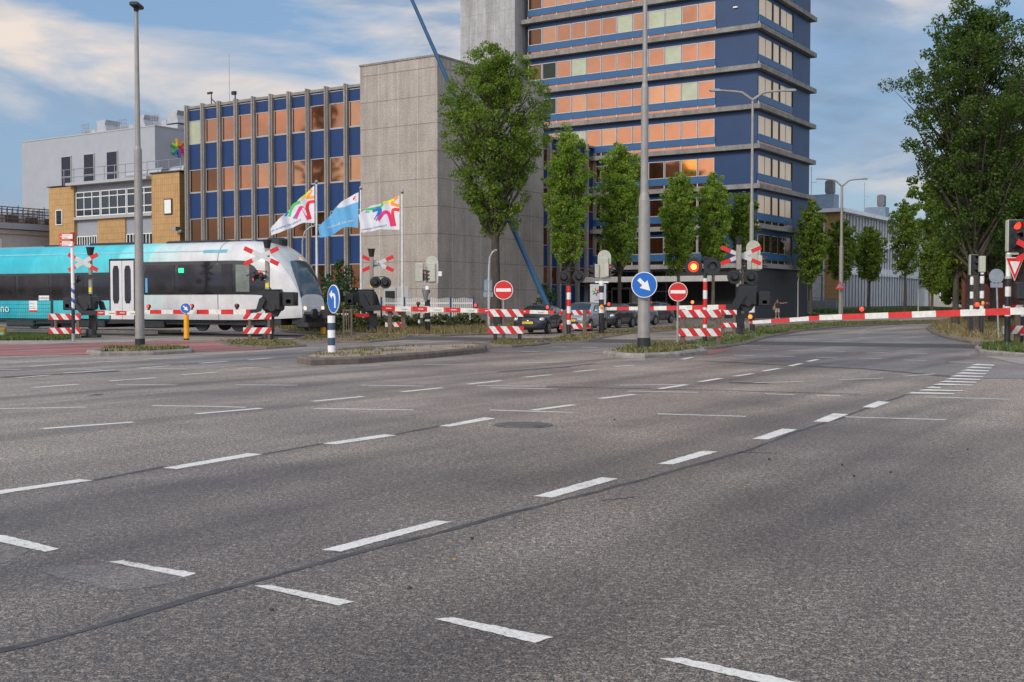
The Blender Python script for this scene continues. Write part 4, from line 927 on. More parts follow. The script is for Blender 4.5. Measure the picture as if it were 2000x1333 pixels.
for side in (0,1):
    def band(xa,xb,z0,z1,off,name,mat,sh=None,par=T):
        a0,a1=az(z0),az(z1)
        if side: 
            s2=(lambda u:(1-sh(u)[0],1-sh(u)[1])) if sh else None
            g=patch(xa,xb,1-a0,1-a1,off,shape=s2,nx=16)
        else: g=patch(xa,xb,a0,a1,off,shape=sh,nx=16)
        return g.build(name,mat,par)
    band(-LT+.5,xd0-.05,zA0,zA1,.012,'window_band',m_tband)
    xr=tx(531); 
    def sh(u):
        x=xd1+.05+(xr-xd1-.05)*u; k=max(0,(u-.82)/.18); return (az(zB0)+.004*k,az(zB1)-(az(zB1)-az(zB0))*.78*k**1.8)
    wb=band(xd1+.05,xr,zB0,zB1,.012,'window_band',m_tband,sh)
    for (p0,p1) in ((285,343),(350,404),(434,455)):
        band(tx(p0),tx(p1),zB0+.12,zB1-.15,.02,'window',m_tglass)
    # cab side window, pale reflection painted into the glass colour
    a0,a1=az(zB0+.1),az(zB1-.2)
    band(tx(462),tx(488),zB0+.12,zB1-.18,.02,'window',M('cab_glass',(.20,.22,.19),.1,.4,var=.3))
    xx=-LT+1
    while xx<xd0-2.2: band(xx,xx+2.0,zA0+.1,zA1-.1,.02,'window',m_tglass); xx+=2.15
# doors on the near side
yy=-w0-.03
d=MB(); zD0,zD1=zl(626,240),zl(510,240)
d.box(xd0-.05,xd1+.05,yy,-w0+.08,zD0-.04,zD1+.1,0,bev=.01); dr=d.build('door_frame',m_dark,T)
for k in range(2):
    a=xd0+.06+k*(xd1-xd0-.1)/2; c=a+(xd1-xd0-.14)/2
    d=MB(); d.box(a,c,yy-.03,yy+.02,zD0+.04,zD1,bev=.01); dd=d.build('door',M('door_white',(.62,.61,.62),.35,var=.06),T)
    m=(a+c)/2; hw=(c-a)*.27; z0,z1=zD0+.75,zD1-.22
    pl=[(m-hw,z0+.2),(m-hw*.6,z0+.02),(m+hw*.6,z0+.02),(m+hw,z0+.2),(m+hw,z1-.2),(m+hw*.6,z1),(m-hw*.6,z1),(m-hw,z1-.2)]
    d=MB(); d.prism(pl,yy-.045,yy-.02,'y'); d.build('door_window',m_tglass,dd)
# step, underframe, bogies
d=MB(); d.box(-LT,-.9,-1.12,1.12,.30,.56); d.box(-LT,-NL,-1.2,1.2,.42,.56); 
for x in (-9,-12.5,-17,-26): d.box(x,x+1.8,-1.25,1.25,.12,.5,bev=.04)
d.build('underframe',m_dark,T)
for x in (-3.4,-5.4,-13.5,-15.6,-22,-24):
    d=MB()
    for y in (-.78,.78): d.cyl((x,y-.06,.40),(x,y+.06,.40),.40,n=20)
    d.cyl((x,-.8,.4),(x,.8,.4),.08); d.box(x-.5,x+.5,-1.05,-.9,.3,.55); d.build('wheelset',m_dark,T)
d=MB(); d.box(xd0,xd1,-1.5,-1.3,zD0-.14,zD0-.04); d.build('step',m_black,T)
# front: windscreen, apron, coupler, lights
def ws(u): 
    e=.09+.065*u; return (.5-e,.5+e)
def s2x(s): return -NL+NL*s
patch(s2x(.50),s2x(.985),0,0,.014,shape=ws,nx=20,na=12).build('windscreen_surround',M('grey_film',(.52,.54,.53),.15,.3,var=.1),T)
def ws2(u): 
    e=.05+.085*u; return (.5-e,.5+e)
patch(s2x(.80),s2x(.985),0,0,.03,shape=ws2,nx=20,na=12).build('windscreen',M('windscreen_glass',(.10,.14,.16),.05,.5,var=.4,vs=1.2),T)
d=MB(); w_e,z_e,t_e=prof(-.05); d.box(-.35,.02,-.86,.86,.72,1.2,0,bev=.08); d.box(-.6,.1,-.8,.8,.30,.74,1,bev=.05); d.build('front_apron',[M('nose_white',(.6,.6,.62),.3),m_dark],T)
d=MB(); d.cyl((-.1,0,.75),(.75,0,.75),.13,n=12); d.box(.45,.95,-.22,.22,.55,.98,bev=.05); 
for y in (-.62,.62): d.cyl((-.1,y,.8),(.42,y,.8),.09); d.cyl((.42,y,.8),(.52,y,.8),.22,n=16)
d.cyl((.2,-.3,.4),(.2,.3,.4),.05); d.box(-.3,.35,-.9,.9,.2,.42,bev=.04); d.build('coupler',m_dark,T)
for y in (-.66,.66):
    d=MB(); d.cyl((.0,y,1.03),(.05,y,1.03),.09,n=14); d.build('headlight',M('warm_headlight',(1,.8,.5),.2,emit=.6),T)
# seams, roof fairing, small marks
d=MB()
for px in (425,):
    patch(tx(px),tx(px)+.05,.0,.5,.006,nx=1,na=30,mb=d)
d.build('panel_joint',M('joint_grey',(.25,.25,.26),.6),T)
d=MB(); patch(-LT+1,tx(440),az(zB1+.42),az(zB1+.46),.008,nx=14,na=1,mb=d); d.build('gutter',m_dark if False else M('gutter_grey',(.3,.42,.44),.5),T)
d=MB(); d.box(tx(478),tx(478)+.9,.0,.6,3.7,4.14,bev=.1); d.box(tx(300),tx(420),-.6,.6,3.85,4.07,bev=.06); d.box(tx(150),tx(240),-.6,.6,3.88,4.07,bev=.06); d.box(tx(60),tx(120),-.6,.6,3.88,4.04,bev=.06); d.build('roof_equipment',m_dark,T)
d=MB(); d.prism([(0,0),(1.5,0),(1.35,.16),(.15,.16)],0,.01,'y'); 
for px,z in ((395,3.45),): 
    g=MB(); patch(tx(px),tx(px)+1.3,az(z),az(z+.14),.01,nx=6,na=2,mb=g); g.build('emblem',M('emblem_teal',(.12,.38,.45),.4),T)
d=MB(); d.box(tx(352),tx(361),-w0-.05,-w0-.02,zB1-.5,zB1-.3); d.build('destination_lamp',M('green_display',(.02,.9,.25),.3,emit=1.3),T)
d=MB(); d.box(tx(287),tx(291),-w0-.06,-w0-.0,zB0+.1,zB0+.75); d.build('door_handrail',M('light_blue',(.1,.35,.6),.4),T)
d=MB(); text_on(d,'no',tx(2),zl(606,5)-.1,.42,-w0-.03,0); d.build('lettering',M('pale_lettering',(.6,.75,.75),.5),T)

# ================================================================== STREET LAMPS
def lamp_base(name,lb,px,py,z0=0,group=None):
    x,y=G(px,py,z0); return thing(name,lb,'street lamp',(x,y,z0),0,group),y
T,D=lamp_base('street_lamp','tallest thick grey lamp post with the blue round arrow sign, centre of view',1257.5,682,.12)
m=D/F; b=MB(); hz=Z(-40,D)
b.cyl((0,0,-.1),(0,0,Z(400,D)),12.5*m,11*m,n=24); b.cyl((0,0,Z(400,D)),(0,0,Z(385,D)),11*m,7.6*m,n=24); b.cyl((0,0,Z(385,D)),(0,0,Z(180,D)),7.6*m,7*m,n=24); b.cyl((0,0,Z(180,D)),(0,0,Z(172,D)),7*m,5*m,n=24); b.cyl((0,0,Z(172,D)),(0,0,hz),5*m,4*m,n=24); b.build('post',m_polegrey,T)
b=MB(); b.cyl((0,0,-.1),(0,0,Z(668,D)),12.9*m,12.8*m,n=24); b.build('black_base',m_black,T)
b=MB(); b.cyl((0,0,Z(657,D)),(0,0,Z(655.5,D)),12.7*m,n=24); b.box(-.02,.12,-12.6*m-.03,-.1,Z(594,D),Z(591,D)); b.build('collar',m_polegrey,T)
b=MB(); b.tube([(0,0,hz),(.6,0,hz+.6),(1.6,0,hz+.8)],.06); b.box(1.5,2.4,-.16,.16,hz+.72,hz+.9,bev=.04); b.build('lamp_head',m_grey,T)
T,D=lamp_base('street_lamp','tall single grey lamp post standing before the turquoise train',273.5,678,.1)
m=D/F; b=MB(); b.cyl((0,0,-.1),(0,0,Z(300,D)),9*m,7.4*m,n=20); b.cyl((0,0,Z(300,D)),(0,0,Z(292,D)),7.4*m,5.2*m,n=20); b.cyl((0,0,Z(292,D)),(0,0,Z(25,D)),5.2*m,3.6*m,n=20); b.build('post',m_polegrey,T)
b=MB(); b.cyl((0,0,-.1),(0,0,Z(668,D)),9.4*m,n=20); b.build('black_base',m_black,T)
b=MB(); b.cyl((0,0,Z(30,D)),(0,0,Z(22,D)),4*m,6*m,n=12); b.box(-.13,.15,-.3,.3,Z(22,D),Z(14,D),bev=.03); b.build('lamp_head',m_dark,T)
def double_lamp(lb,px,py0,D,ytop,yarm,dx,z0=0):
    T=thing('double_arm_lamp',lb,'street lamp',(X(px,D),D,z0),0,'double arm street lamps'); m=D/F; zt=Z(ytop,D)-z0; za=Z(yarm,D)-z0; L=dx*m
    b=MB(); b.cyl((0,0,-.1),(0,0,zt*.55),4.6*m,4*m,n=16); b.cyl((0,0,zt*.55),(0,0,zt*.56),4*m,3*m,n=16); b.cyl((0,0,zt*.56),(0,0,zt),3*m,2.2*m,n=16); b.build('post',m_polegrey,T)
    for s in (-1,1):
        b=MB(); b.tube([(0,0,zt-.1),(s*.25*L,-.02,zt+(za-zt)*.72),(s*.42*L,-.03,za-.06),(s*.8*L,-.05,za)],[.07,.065,.055,.045],n=8); b.build('arm',m_polegrey,T)
        b=MB(); b.prism([(s*.74*L,za-.05),(s*.78*L,za+.06),(s*.95*L,za+.06),(s*1.0*L,za-.0),(s*.97*L,za-.05)][::s],-.14,.1,'y'); b.build('lamp_head',m_grey,T)
double_lamp('double arm lamp post in front of the blue tower corner',1467,650,56,192,177,84)
double_lamp('double arm lamp post on the median before the white finned building',1642,628,88,362,350,50)
def small_lamp(lb,px,D,ytop,dx,flip=1,base=0,head=True,group='slim curved lamps'):
    T=thing('slim_lamp',lb,'street lamp',(X(px,D),D,base),0,group); m=D/F; zt=Z(ytop,D)-base; b=MB()
    b.tube([(0,0,-.1),(0,0,zt*.35),(0,0,zt-.9),(flip*.12*dx*m,0,zt-.35),(flip*.45*dx*m,0,zt-.06),(flip*.8*dx*m,0,zt)],[.08,.06,.05,.045,.04,.04],n=8); b.build('post',M('light_grey_pole',(.46,.46,.46),.45,.3),T)
    b=MB(); b.box(min(flip*.62*dx*m,flip*dx*m),max(flip*.62*dx*m,flip*dx*m),-.1,.1,zt-.03,zt+.07,bev=.02); b.build('lamp_head',m_grey,T); return T
small_lamp('slim curved lamp below the left flag behind the train nose',592,66,441,36)
small_lamp('slim curved lamp beside the trunk of the full green tree',955,60,490,16)
small_lamp('white slim curved lamp before the black tower wall',1558,110,533,18)
small_lamp('slim pale lamp in front of the white fins',1793,128,540,8)
# ================================================================== SIGNS
def disc(mb,x,y,z,r,mi=0,th=.02,n=36,rim=None):
    mb.cyl((x,y,z),(x,y+th,z),r,n=n,mi=mi)
def round_sign(par,x,z,r,kind,y=-.06,rot=0):
    """round traffic sign: plate plus symbol, facing -y (rot turns it about z)"""
    b=MB(); disc(b,0,0,0,r,0,.02); disc(b,0,-.003,0,r*.94,1,.01)
    if kind=='noentry': b.box(-r*.78,r*.78,-.010,0,-r*.17,r*.17,0)
    else:
        if kind=='arrow_dr': ang=-45
        else: ang=0
        if kind in('arrow_dr',):
            pl=[(-.62,.14),(-.08,.14),(-.08,.42),(.66,0),(-.08,-.42),(-.08,-.14),(-.62,-.14)]
            c,s=math.cos(R(ang)),math.sin(R(ang)); b.prism([((p[0]*c-p[1]*s)*r,(p[0]*s+p[1]*c)*r) for p in pl][::-1],-.010,0,'y',mi=0)
        else:  # bent arrow going up then left
            pl=[(.42,-.62),(.42,.1),(.3,.34),(.05,.42),(-.18,.42),(-.18,.62),(-.62,.32),(-.18,.0),(-.18,.2),(.02,.2),(.14,.12),(.2,-.02),(.2,-.62)]
            b.prism([(p[0]*r,p[1]*r) for p in pl],-.010,0,'y',mi=0)
    o=b.build('sign_plate',[m_white,m_red if kind=='noentry' else m_blue_sign],par,loc=(x,y,z),rot=(0,0,rot)); 
    g=MB(); g.cyl((0,.02,0),(0,.035,0),r*.5,n=20); g.box(-.03,.03,.02,.06,-r*.7,r*.7); g.build('bracket',m_grey,o); return o
CT=None
for o in bpy.data.objects:
    if o.get('label','').startswith('tallest thick grey'): CT=o
Dl=CT.location.y
T=thing('keep_right_sign','round blue sign with white arrow pointing down right on the thick lamp post','traffic sign',(CT.location.x,Dl-.3,Z(557,Dl)),0)
round_sign(T,-.03,0,25*Dl/F,'arrow_dr',y=0)
for px,py,lb in ((983.5,567,'round red no entry sign behind the left middle barricade, beside the tree trunk'),(1323.5,570.5,'round red no entry sign just right of the central lamp post')):
    D=41.6 if px<1000 else 41.2; T=thing('no_entry_sign',lb,'traffic sign',(X(px,D),D,0.06),0,'no entry signs'); zc=Z(py,D)-.06
    b=MB(); b.cyl((0,0,-.1),(0,0,zc+.2),.035,n=10); b.cyl((0,0,0),(0,0,zc*.42),.052,n=10); b.build('post',m_polegrey,T); round_sign(T,0,zc,18.6*D/F,'noentry')
# arrow bollard on the long island
x,y=G(647.5,690,.17); D=y; T=thing('arrow_bollard','blue and white banded bollard with round blue left turn sign on the island','bollard',(x,y,.17),0); zz=lambda p:Z(p,D)-.17
b=MB(); r=7.4*D/F; ys=[617,631,645,660,675,688.5]; m_navy=M('navy_band',(.04,.07,.13),.5,var=.1)
for i in range(5): b.cyl((0,0,zz(ys[i+1])),(0,0,zz(ys[i])),r,n=20,mi=i%2,caps=(i in(0,4)))
b.cyl((0,0,-.05),(0,0,zz(688)),r*.7,n=16,mi=2); b.cyl((0,0,zz(617)),(0,0,zz(613)),r*.6,n=16,mi=2); b.build('post',[m_white,m_navy,m_black],T)
o=round_sign(T,.06,zz(584.5),28*D/F,'bent',y=-.05,rot=R(-57))
# yellow bollards
def yellow_bollard(px,D,yt,yb,lb,sign=None):
    T=thing('yellow_bollard',lb,'bollard',(X(px,D),D,0),0,'yellow bollards by the tracks'); r=5.0*D/F
    b=MB(); b.cyl((0,0,0),(0,0,Z(yt,D)),r,r*.96,n=18,mi=0); b.cyl((0,0,0),(0,0,.06),r*1.1,n=18,mi=1); b.build('post',[m_yel,m_black],T)
    if sign: round_sign(T,0,Z(sign,D),10.3*D/F,'arrow_dr',y=-.09); b=MB(); b.box(-.03,.03,-.03,.03,Z(yt,D),Z(sign,D)); b.build('bracket',m_dark,T)
yellow_bollard(364,45.5,615,662,'yellow bollard topped by a small blue arrow sign before the train',602.5)
yellow_bollard(631,52,621,653,'plain yellow bollard just left of the blue arrow bollard')
# barricades
def barricade(px0,px1,D,y1,y2,bh,posts,lb,mat,pm,base=0.05,ptop=None,front=True,pw=5.5):
    cx=(px0+px1)/2; T=thing('barricade',lb,'barricade',(X(cx,D),D,base),0,'striped barricades'); m=D/F; w=(px1-px0)*m
    for yy_ in (y1,y2):
        z=Z(yy_,D)-base; b=MB(); b.box(-w/2,w/2,-.02,.02,-bh*m,0); o=b.build('board',mat,T,loc=(0,-.08 if front else .08,z))
        f=MB(); f.box(-w/2,w/2,.022,.045,-bh*m+.01,-.01); f.build('backing',m_grey,o)
    for p in posts:
        x=X(p,D)-X(cx,D); r=pw*m/2; b=MB(); zt=Z(ptop or y1-1,D)-base
        b.box(x-r,x+r,-.06,.06,-.15,zt,bev=.015) if pm is m_wood else b.box(x-r,x+r,-.06,.04,-.15,zt-.03); b.build('post',pm,T)
barricade(97,159,48,613,640.5,12,(109,153),'red striped barricade left of the first barrier, on short wooden posts',m_diag1,m_wood)
barricade(476,531,44,612,640,12,(488,525.5),'red striped barricade under the barrier machine before the train nose',m_diag2,m_wood)
barricade(954,1023,41.3,604.5,637.5,14.5,(967.5,1015),'red striped barricade on two dark posts below the left no entry sign',m_diag1,m_black,pw=7.5)
barricade(1093,1154,52,606,633,10,(1102.5,1142),'red striped barricade behind two wooden posts in front of the silver car',m_diag1,m_wood,front=False,ptop=606,pw=7.5)
barricade(1325,1407,39.2,605.5,642,15,(1333.5,1403),'red striped barricade on wooden posts right of the right no entry sign',m_diag1,m_wood,pw=10)
barricade(1957,2035,36.6,596,636.5,16,(1987,2030),'red striped barricade at the right edge below the yield sign',m_diag2,m_wood,pw=10,ptop=600)
barricade(752,793,53.6,607,630,9,(761.5,788),'small red striped barricade behind two brown posts beside the picket fence',m_diag1,m_wood,front=False,ptop=604,pw=8)
barricade(1404,1438,50,606,631,9,(1412,1434),'dark shaded red striped barricade behind the right barrier machine',m_diag1,m_wood)
# little brown timber frame and grey hoop
T=thing('timber_frame','small brown timber frame standing left of the far barrier machine','timber frame',(X(679,50),50,0.05),0)
for x in (-.17,.17):
    b=MB(); b.box(x-.04,x+.04,-.05,.05,-.1,1.15,bev=.01); b.build('post',m_wood,T)
for z in (.15,1.05):
    b=MB(); b.box(-.13,.13,-.03,.03,z,z+.07); b.build('rail',m_wood,T)
b=MB(); b.box(-.07,-.04,-.02,.02,.22,1.05); b.box(.03,.06,-.02,.02,.22,1.05); b.build('slat',m_wood,T)
# bicycle signpost
D=43.3; T=thing('cycle_signpost','white and blue banded signpost with two red and white cycle direction boards','signpost',(X(141,D)+.04,D,.03),0)
b=MB(); b.cyl((0,0,Z(606,D)),(0,0,Z(475,D)),.06,n=14,mi=0); b.cyl((0,0,0),(0,0,Z(606,D)),.065,n=14,mi=1); b.cyl((0,0,0),(0,0,.28),.07,n=14,mi=2); b.cyl((0,0,Z(475,D)),(0,0,Z(456,D)),.075,n=12,mi=3)
b.build('post',[stripes('blue_white_spiral',(.02,.13,.45),WHITE,(.8,.3,1),.36,duty=.42),m_black,m_grey,m_red],T)
b=MB(); b.cyl((0,0,Z(556,D)),(0,0,Z(475,D)),.063,n=14); b.build('upper_post',m_white,T)
for i,(y0,y1,tx_) in enumerate(((458.5,470,('Centrum','Station')),(472.5,484,('Leeuwarden','Heerenveen')))):
    b=MB(); z1,z0=Z(y0,D),Z(y1,D); xl=-.46; b.prism([(xl,(z0+z1)/2),(xl+.03,z1),(.07,z1),(.07,z0),(xl+.03,z0)][::-1],-.10,-.075,'y',mi=0); b.box(xl+.11,.05,-.105,-.1,z0+.025,z1-.025,1)
    text_on(b,tx_[0],xl+.13,z0+.12,.055,-.108,0,width=.3); text_on(b,tx_[1],xl+.13,z0+.04,.055,-.108,0,width=.22)
    text_on(b,'+',xl+.025,z0+.06,.1,-.108,1); b.build('direction_board',[m_red,m_white],T)
# wire fence with notices
D=48.5; T=thing('wire_fence','dark green wire mesh fence panel with notices in front of the turquoise train','fence',(X(102,D),D,.03),0)
b=MB(); hh=Z(588,D)-.03; L=X(102,D)-X(-60,D); zlow=.25
for i in range(int(L/.075)): b.box(-.06-i*.075-.006,-.06-i*.075,-.006,.0,zlow,hh)
for k in range(9): b.box(-L,-.03,-.012,-.004,zlow+(hh-zlow)*k/8-.008,zlow+(hh-zlow)*k/8+.008)
b.build('wire_panel',M('green_wire',(.01,.06,.07),.5),T)
for x in (0,-2.6): b=MB(); b.box(x-.04,x+.04,-.04,.04,-.1,hh+.1); b.build('post',m_dark,T)
T2=T; b=MB(); b.box(X(77,D)-X(102,D),X(97,D)-X(102,D),-.03,-.02,hh+.02,hh+.22,0); text_on(b,'HERAS',X(78,D)-X(102,D),hh+.07,.09,-.034,1,width=.4); b.build('name_plate',[m_white,m_navy],T)
b=MB(); xa,xb=X(58,D)-X(102,D),X(73.5,D)-X(102,D); z0,z1=Z(610,D)-.03,Z(588,D)-.03; b.box(xa,xb,-.03,-.02,z0,z1,0); b.box(xa,xb,-.034,-.03,z0,z0+.08,1); text_on(b,'let op',xa+.03,z1-.14,.06,-.034,1,width=.2); text_on(b,'Niet hier',xa+.03,z1-.26,.04,-.034,2,width=.2); text_on(b,'te betreden',xa+.03,z1-.33,.04,-.034,2,width=.24); b.build('notice_board',[m_white,m_red,m_dark],T)
D=47; T=thing('marker_stump','short rust yellow marker stump with a green tag, far left in the grass','marker',(X(6,D),D,.03),0)
b=MB(); b.box(-.12,.12,-.1,.1,-.1,.42,bev=.04); b.build('stump',M('ochre_paint',(.30,.19,.03),.8,var=.3),T); b=MB(); b.box(-.09,.06,-.115,-.1,.05,.22); b.build('tag_plate',M('teal_tag',(.1,.45,.38),.5),T)
# backs of signs: pair of tall plates near the concrete block, round and triangular backs
D=60.5; T=thing('sign_back','rear of two blue edged parking signs on a grey post','traffic sign',(X(953.5,D),D,0),0)
b=MB(); b.cyl((0,0,-.1),(0,0,Z(543,D)),.05,n=8); b.build('post',m_grey,T)
for x in (-.22,.01): b=MB(); b.box(x,x+.2,-.03,-.01,Z(570,D),Z(546,D),0,bev=.0); b.box(x+.03,x+.17,-.036,-.028,Z(568.5,D),Z(548,D),1); b.build('sign_plate',[M('blue_edge',(.06,.2,.4),.5),M('sign_rear_grey',(.28,.31,.34),.5,.4)],T)
b=MB(); b.box(-.25,.25,-.03,-.01,Z(580.5,D),Z(571,D)); b.build('sign_plate',M('sign_rear_grey'),T)
D=44; T=thing('sign_back','grey rear of a round sign on a leaning slim post, right verge','traffic sign',(X(1951,D),D,.1),0)
b=MB(); b.cyl((0,0,-.1),(X(1944,D)-X(1951,D),0,Z(526,D)-.1),.035,n=8); b.build('post',m_grey,T)
b=MB(); b.cyl((X(1944,D)-X(1951,D),-.03,Z(540,D)-.1),(X(1944,D)-X(1951,D),-.05,Z(540,D)-.1),14.5*D/F,n=28); b.box(-.36,.10,-.05,-.03,Z(562,D)-.1,Z(552.5,D)-.1); b.box(-.17,-.11,-.06,-.05,Z(560,D)-.1,Z(528,D)-.1); b.build('sign_plate',M('sign_rear_grey'),T)
D=87; T=thing('warning_sign','red edged triangular warning sign seen behind the median lamp post','traffic sign',(X(1644,D),D+.6,0),0)
b=MB(); b.cyl((0,0,-.1),(0,0,Z(553,D)),.03,n=8); b.build('post',m_grey,T); b=MB(); r=9.5*D/F
b.prism([(-r,Z(565,D)),(r,Z(565,D)),(0,Z(549,D))],-.05,-.03,'y',mi=0); b.prism([(-r*.72,Z(565,D)+.1),(r*.72,Z(565,D)+.1),(0,Z(549,D)-.16)],-.056,-.05,'y',mi=1); b.build('sign_plate',[m_red,M('sign_rear_grey')],T)
# ================================================================== CROSSING MACHINES
def stack_boxes(): pass
def cross(par,x,y,z,w,h,mirror=False):
    b=MB(); L=math.hypot(w,h)/2-.04; a=math.atan2(h-.2,w)
    for i,s in enumerate((1,-1)):
        T_=Matrix.Translation((x,y-.012*i,z))@Matrix.Rotation(-s*a,4,'Y'); hb=.088
        b.box(-L*.52,L*.52,-.012,.0,-hb,hb,0,T=T_); b.box(-L,-L*.52,-.012,.0,-hb,hb,1,T=T_); b.box(L*.52,L,-.012,.0,-hb,hb,1,T=T_)
    return b.build('warning_cross',[M('shaded_white',(.56,.56,.55),.5,var=.12,vs=9),m_red],par)  # white of the cross greyed, shade put into its colour
def blink_pair(par,pts,r,y,face,lit=None):
    for i,(x,z) in enumerate(pts):
        b=MB(); s=-1 if face=='front' else 1; b.cyl((x,y,z),(x,y+.03,z),r,n=28); b.cyl((x,y+.03 if s<0 else y,z),(x,y+(.22 if s<0 else -.2),z),r*.62,r*.35,n=20)
        b.cyl((x,y-.02 if s<0 else y+.05,z),(x,y+.0 if s<0 else y+.03,z),r*1.02,n=28); o=b.build('blinker',m_black,par)
        if s<0:
            g=MB(); g.cyl((x,y-.05,z),(x,y-.02,z),r*.33,n=20); g.build('lens',(m_yelglow if lit==i else m_lensdark),o)
            if lit==i: g=MB(); g.cyl((x,y-.035,z),(x,y-.021,z),r*.62,n=24); g.build('lens_ring',M('red_ring_glow',(1,.03,.01),.3,emit=.9),o)
            g=MB(); vs=[];n=12
            for k in range(n+1):
                t=R(-20)+R(220)*k/n; c,s_=math.cos(t),math.sin(t); vs+=[(x+r*.5*c,y-.02,z+r*.5*s_),(x+r*.5*c,y-.24*(.4+.6*max(0,s_)),z+r*.5*s_)]
            g.add(vs,[(2*k,2*k+1,2*k+3,2*k+2) for k in range(n)],0,True); g.build('hood',m_black,o)
    b=MB(); xs=[p[0] for p in pts]; zz=max(p[1] for p in pts)+r*.9; b.box(min(xs)-.02,max(xs)+.02,y-.0,y+.05,zz,zz+.04); b.build('lamp_bracket',m_dark,par)
def side_blinker(par,x,y,z):
    b=MB()
    for k,(dx,dz) in enumerate(((-.02,0),(-.32,.0))):
        b.cyl((x+dx,y+.1*k,z),(x+dx-.05,y+.1*k,z),.17,n=18); b.cyl((x+dx,y+.1*k,z),(x+dx+.15,y+.1*k,z),.11,.07,n=14)
        b.prism([(x+dx-.04,z+.13),(x+dx-.34,z+.02),(x+dx-.32,z+.06),(x+dx-.04,z+.19)],y+.1*k-.12,y+.1*k+.12,'y')
    b.tube([(x+.15,y,z+.2),(x-.3,y,z+.24),(x-.36,y,z+.05)],.02,n=6); o=b.build('blinker',m_black,par)
    g=MB(); g.ell((x-.38,y+.1,z-.1),(.05,.05,.05)); g.ell((x-.1,y-.05,z+.18),(.07,.04,.03)); g.build('lens',m_redglow,o)
def boom(par,root,tip,w0_,w1_,lamps,seg=.7,holder=None,phase=0,housing=True,group=None):
    """boom along root->tip (local to par); striped, with little red lamps on top"""
    root=Vector(root); tip=Vector(tip); d=tip-root; L=d.length; q=d.to_track_quat('X','Z')
    mat=stripes('boom_bands_%d'%int(seg*200+phase*13),RED,(.74,.72,.66),(1,0,0),seg*2,phase=phase)
    b=MB(); n=8
    vs=[(0,-.03,-w0_/2),(0,.03,-w0_/2),(0,.03,w0_/2),(0,-.03,w0_/2),(L,-.025,-w1_/2),(L,.025,-w1_/2),(L,.025,w1_/2),(L,-.025,w1_/2)]
    b.add(vs,[(3,2,1,0),(4,5,6,7),(0,1,5,4),(1,2,6,5),(2,3,7,6),(3,0,4,7)])
    o=b.build('boom',mat,par,loc=root,rot=q.to_euler())
    g=MB(); k=0
    while (k+.5)*seg<L:
        x=(k+.5)*seg; g.cyl((x-.14,-.035,0),(x+.14,-.035,0),.028,n=8); 
        if k%2: 
            g.cyl((x+seg*.46,-.04,w0_*.2),(x+seg*.46,-.028,w0_*.2),.018,n=8); g.cyl((x+seg*.46,-.04,-w0_*.2),(x+seg*.46,-.028,-w0_*.2),.018,n=8)
        k+=1
    g.build('reflector',M('reflector_grip',(.55,.5,.45),.4),o)
    for s,lit in lamps:
        x=s*L; wv=(w0_+(w1_-w0_)*s)/2; g=MB(); g.cyl((x,0,wv),(x,0,wv+.07),.05,n=10); g.cyl((x,-.05,wv+.14),(x,.05,wv+.14),.085,n=16); ll=g.build('boom_lamp',m_black,o)
        g=MB(); g.ell((x,-.05,wv+.14),(.068,.04,.068)); g.ell((x,.05,wv+.14),(.068,.03,.068)); g.build('lens',{0:m_lensred,1:m_redglow,2:m_orglow,3:m_redglow}[lit],ll)
        if lit==3: g=MB(); g.ell((x,-.075,wv+.14),(.035,.03,.035)); g.build('bulb',m_yelglow,ll)
    return o
def machine(name_lb,px,D,top,base_z,cr,house,polew=6.5,face='front',blink=None,side=None,pw2=None):
    T=thing('barrier_machine',name_lb,'level crossing barrier',(X(px,D),D,base_z),0,'level crossing barrier machines'); m=D/F
    z=lambda p:Z(p,D)-base_z; x=lambda p:(p-px)*m; r=polew*m/2; hy0,hy1=house[2],house[3]
    b=MB(); b.box(-r,r,-r,r,z(hy0+3),z(top+14),bev=.015); b.build('post',M('mast_grey',(.30,.27,.24),.6,.2,dirt=.3),T)
    b=MB(); b.box(-r*1.05,r*1.05,-r,r,.1,z(hy1-5)); b.cyl((0,0,-.05),(0,0,.32),.26,.2,n=16); b.box(-.34,.34,-.25,.25,-.06,.05); b.box(r,r+.16,-.1,.1,.25,.9); b.build('lower_post',m_black,T)
    b=MB(); b.cyl((0,0,z(top+15)),(0,0,z(top)),.11,.17,n=16); b.cyl((0,0,z(top)),(0,0,z(top)+.02),.19,n=16); b.build('bell',m_black,T)
    cross(T,x(cr[0]),(-r-.05 if face=='front' else r+.07),z(cr[1]),cr[2]*m,cr[3]*m)
    b=MB(); b.box(min(0,x(cr[0]))-.03,max(0,x(cr[0]))+.03,-r-.04 if face=='front' else 0,0 if face=='front' else r+.07,z(cr[1])-.06,z(cr[1])+.06); b.build('cross_bracket',m_grey,T)
    b=MB(); h0,h1=x(house[0]),x(house[1]); b.box(h0,h1,-.38,.38,z(hy1),z(hy0),bev=.07); b.box(h0+.06,h1-.06,-.3,.3,z(hy0),z(hy0)+.05,bev=.02); b.cyl(((h0+h1)/2,-.42,z(hy1)+.15),((h0+h1)/2,.42,z(hy1)+.15),.16,n=20)
    b.prism([(h0+.1,z(hy1)),(h1-.12,z(hy1)),(h1-.25,z(hy1)-.22),(h0+.22,z(hy1)-.22)][::-1],-.26,.26,'y'); b.build('drive_housing',m_black,T)
    b=MB(); yp=-.52
    b.box(-r*.8,r*.8,-r-.006,-r,z(hy0-6),z(hy0-15)); b.build('yellow_label',M('label_yellow',(.8,.62,.02),.5),T)
    return T,z,x,m
def arm(T,pts,wd=.16,y0=-.5,y1=-.36,name='boom_arm'):
    b=MB(); b.prism(pts,y0,y1,'y'); b.build(name,m_black,T)
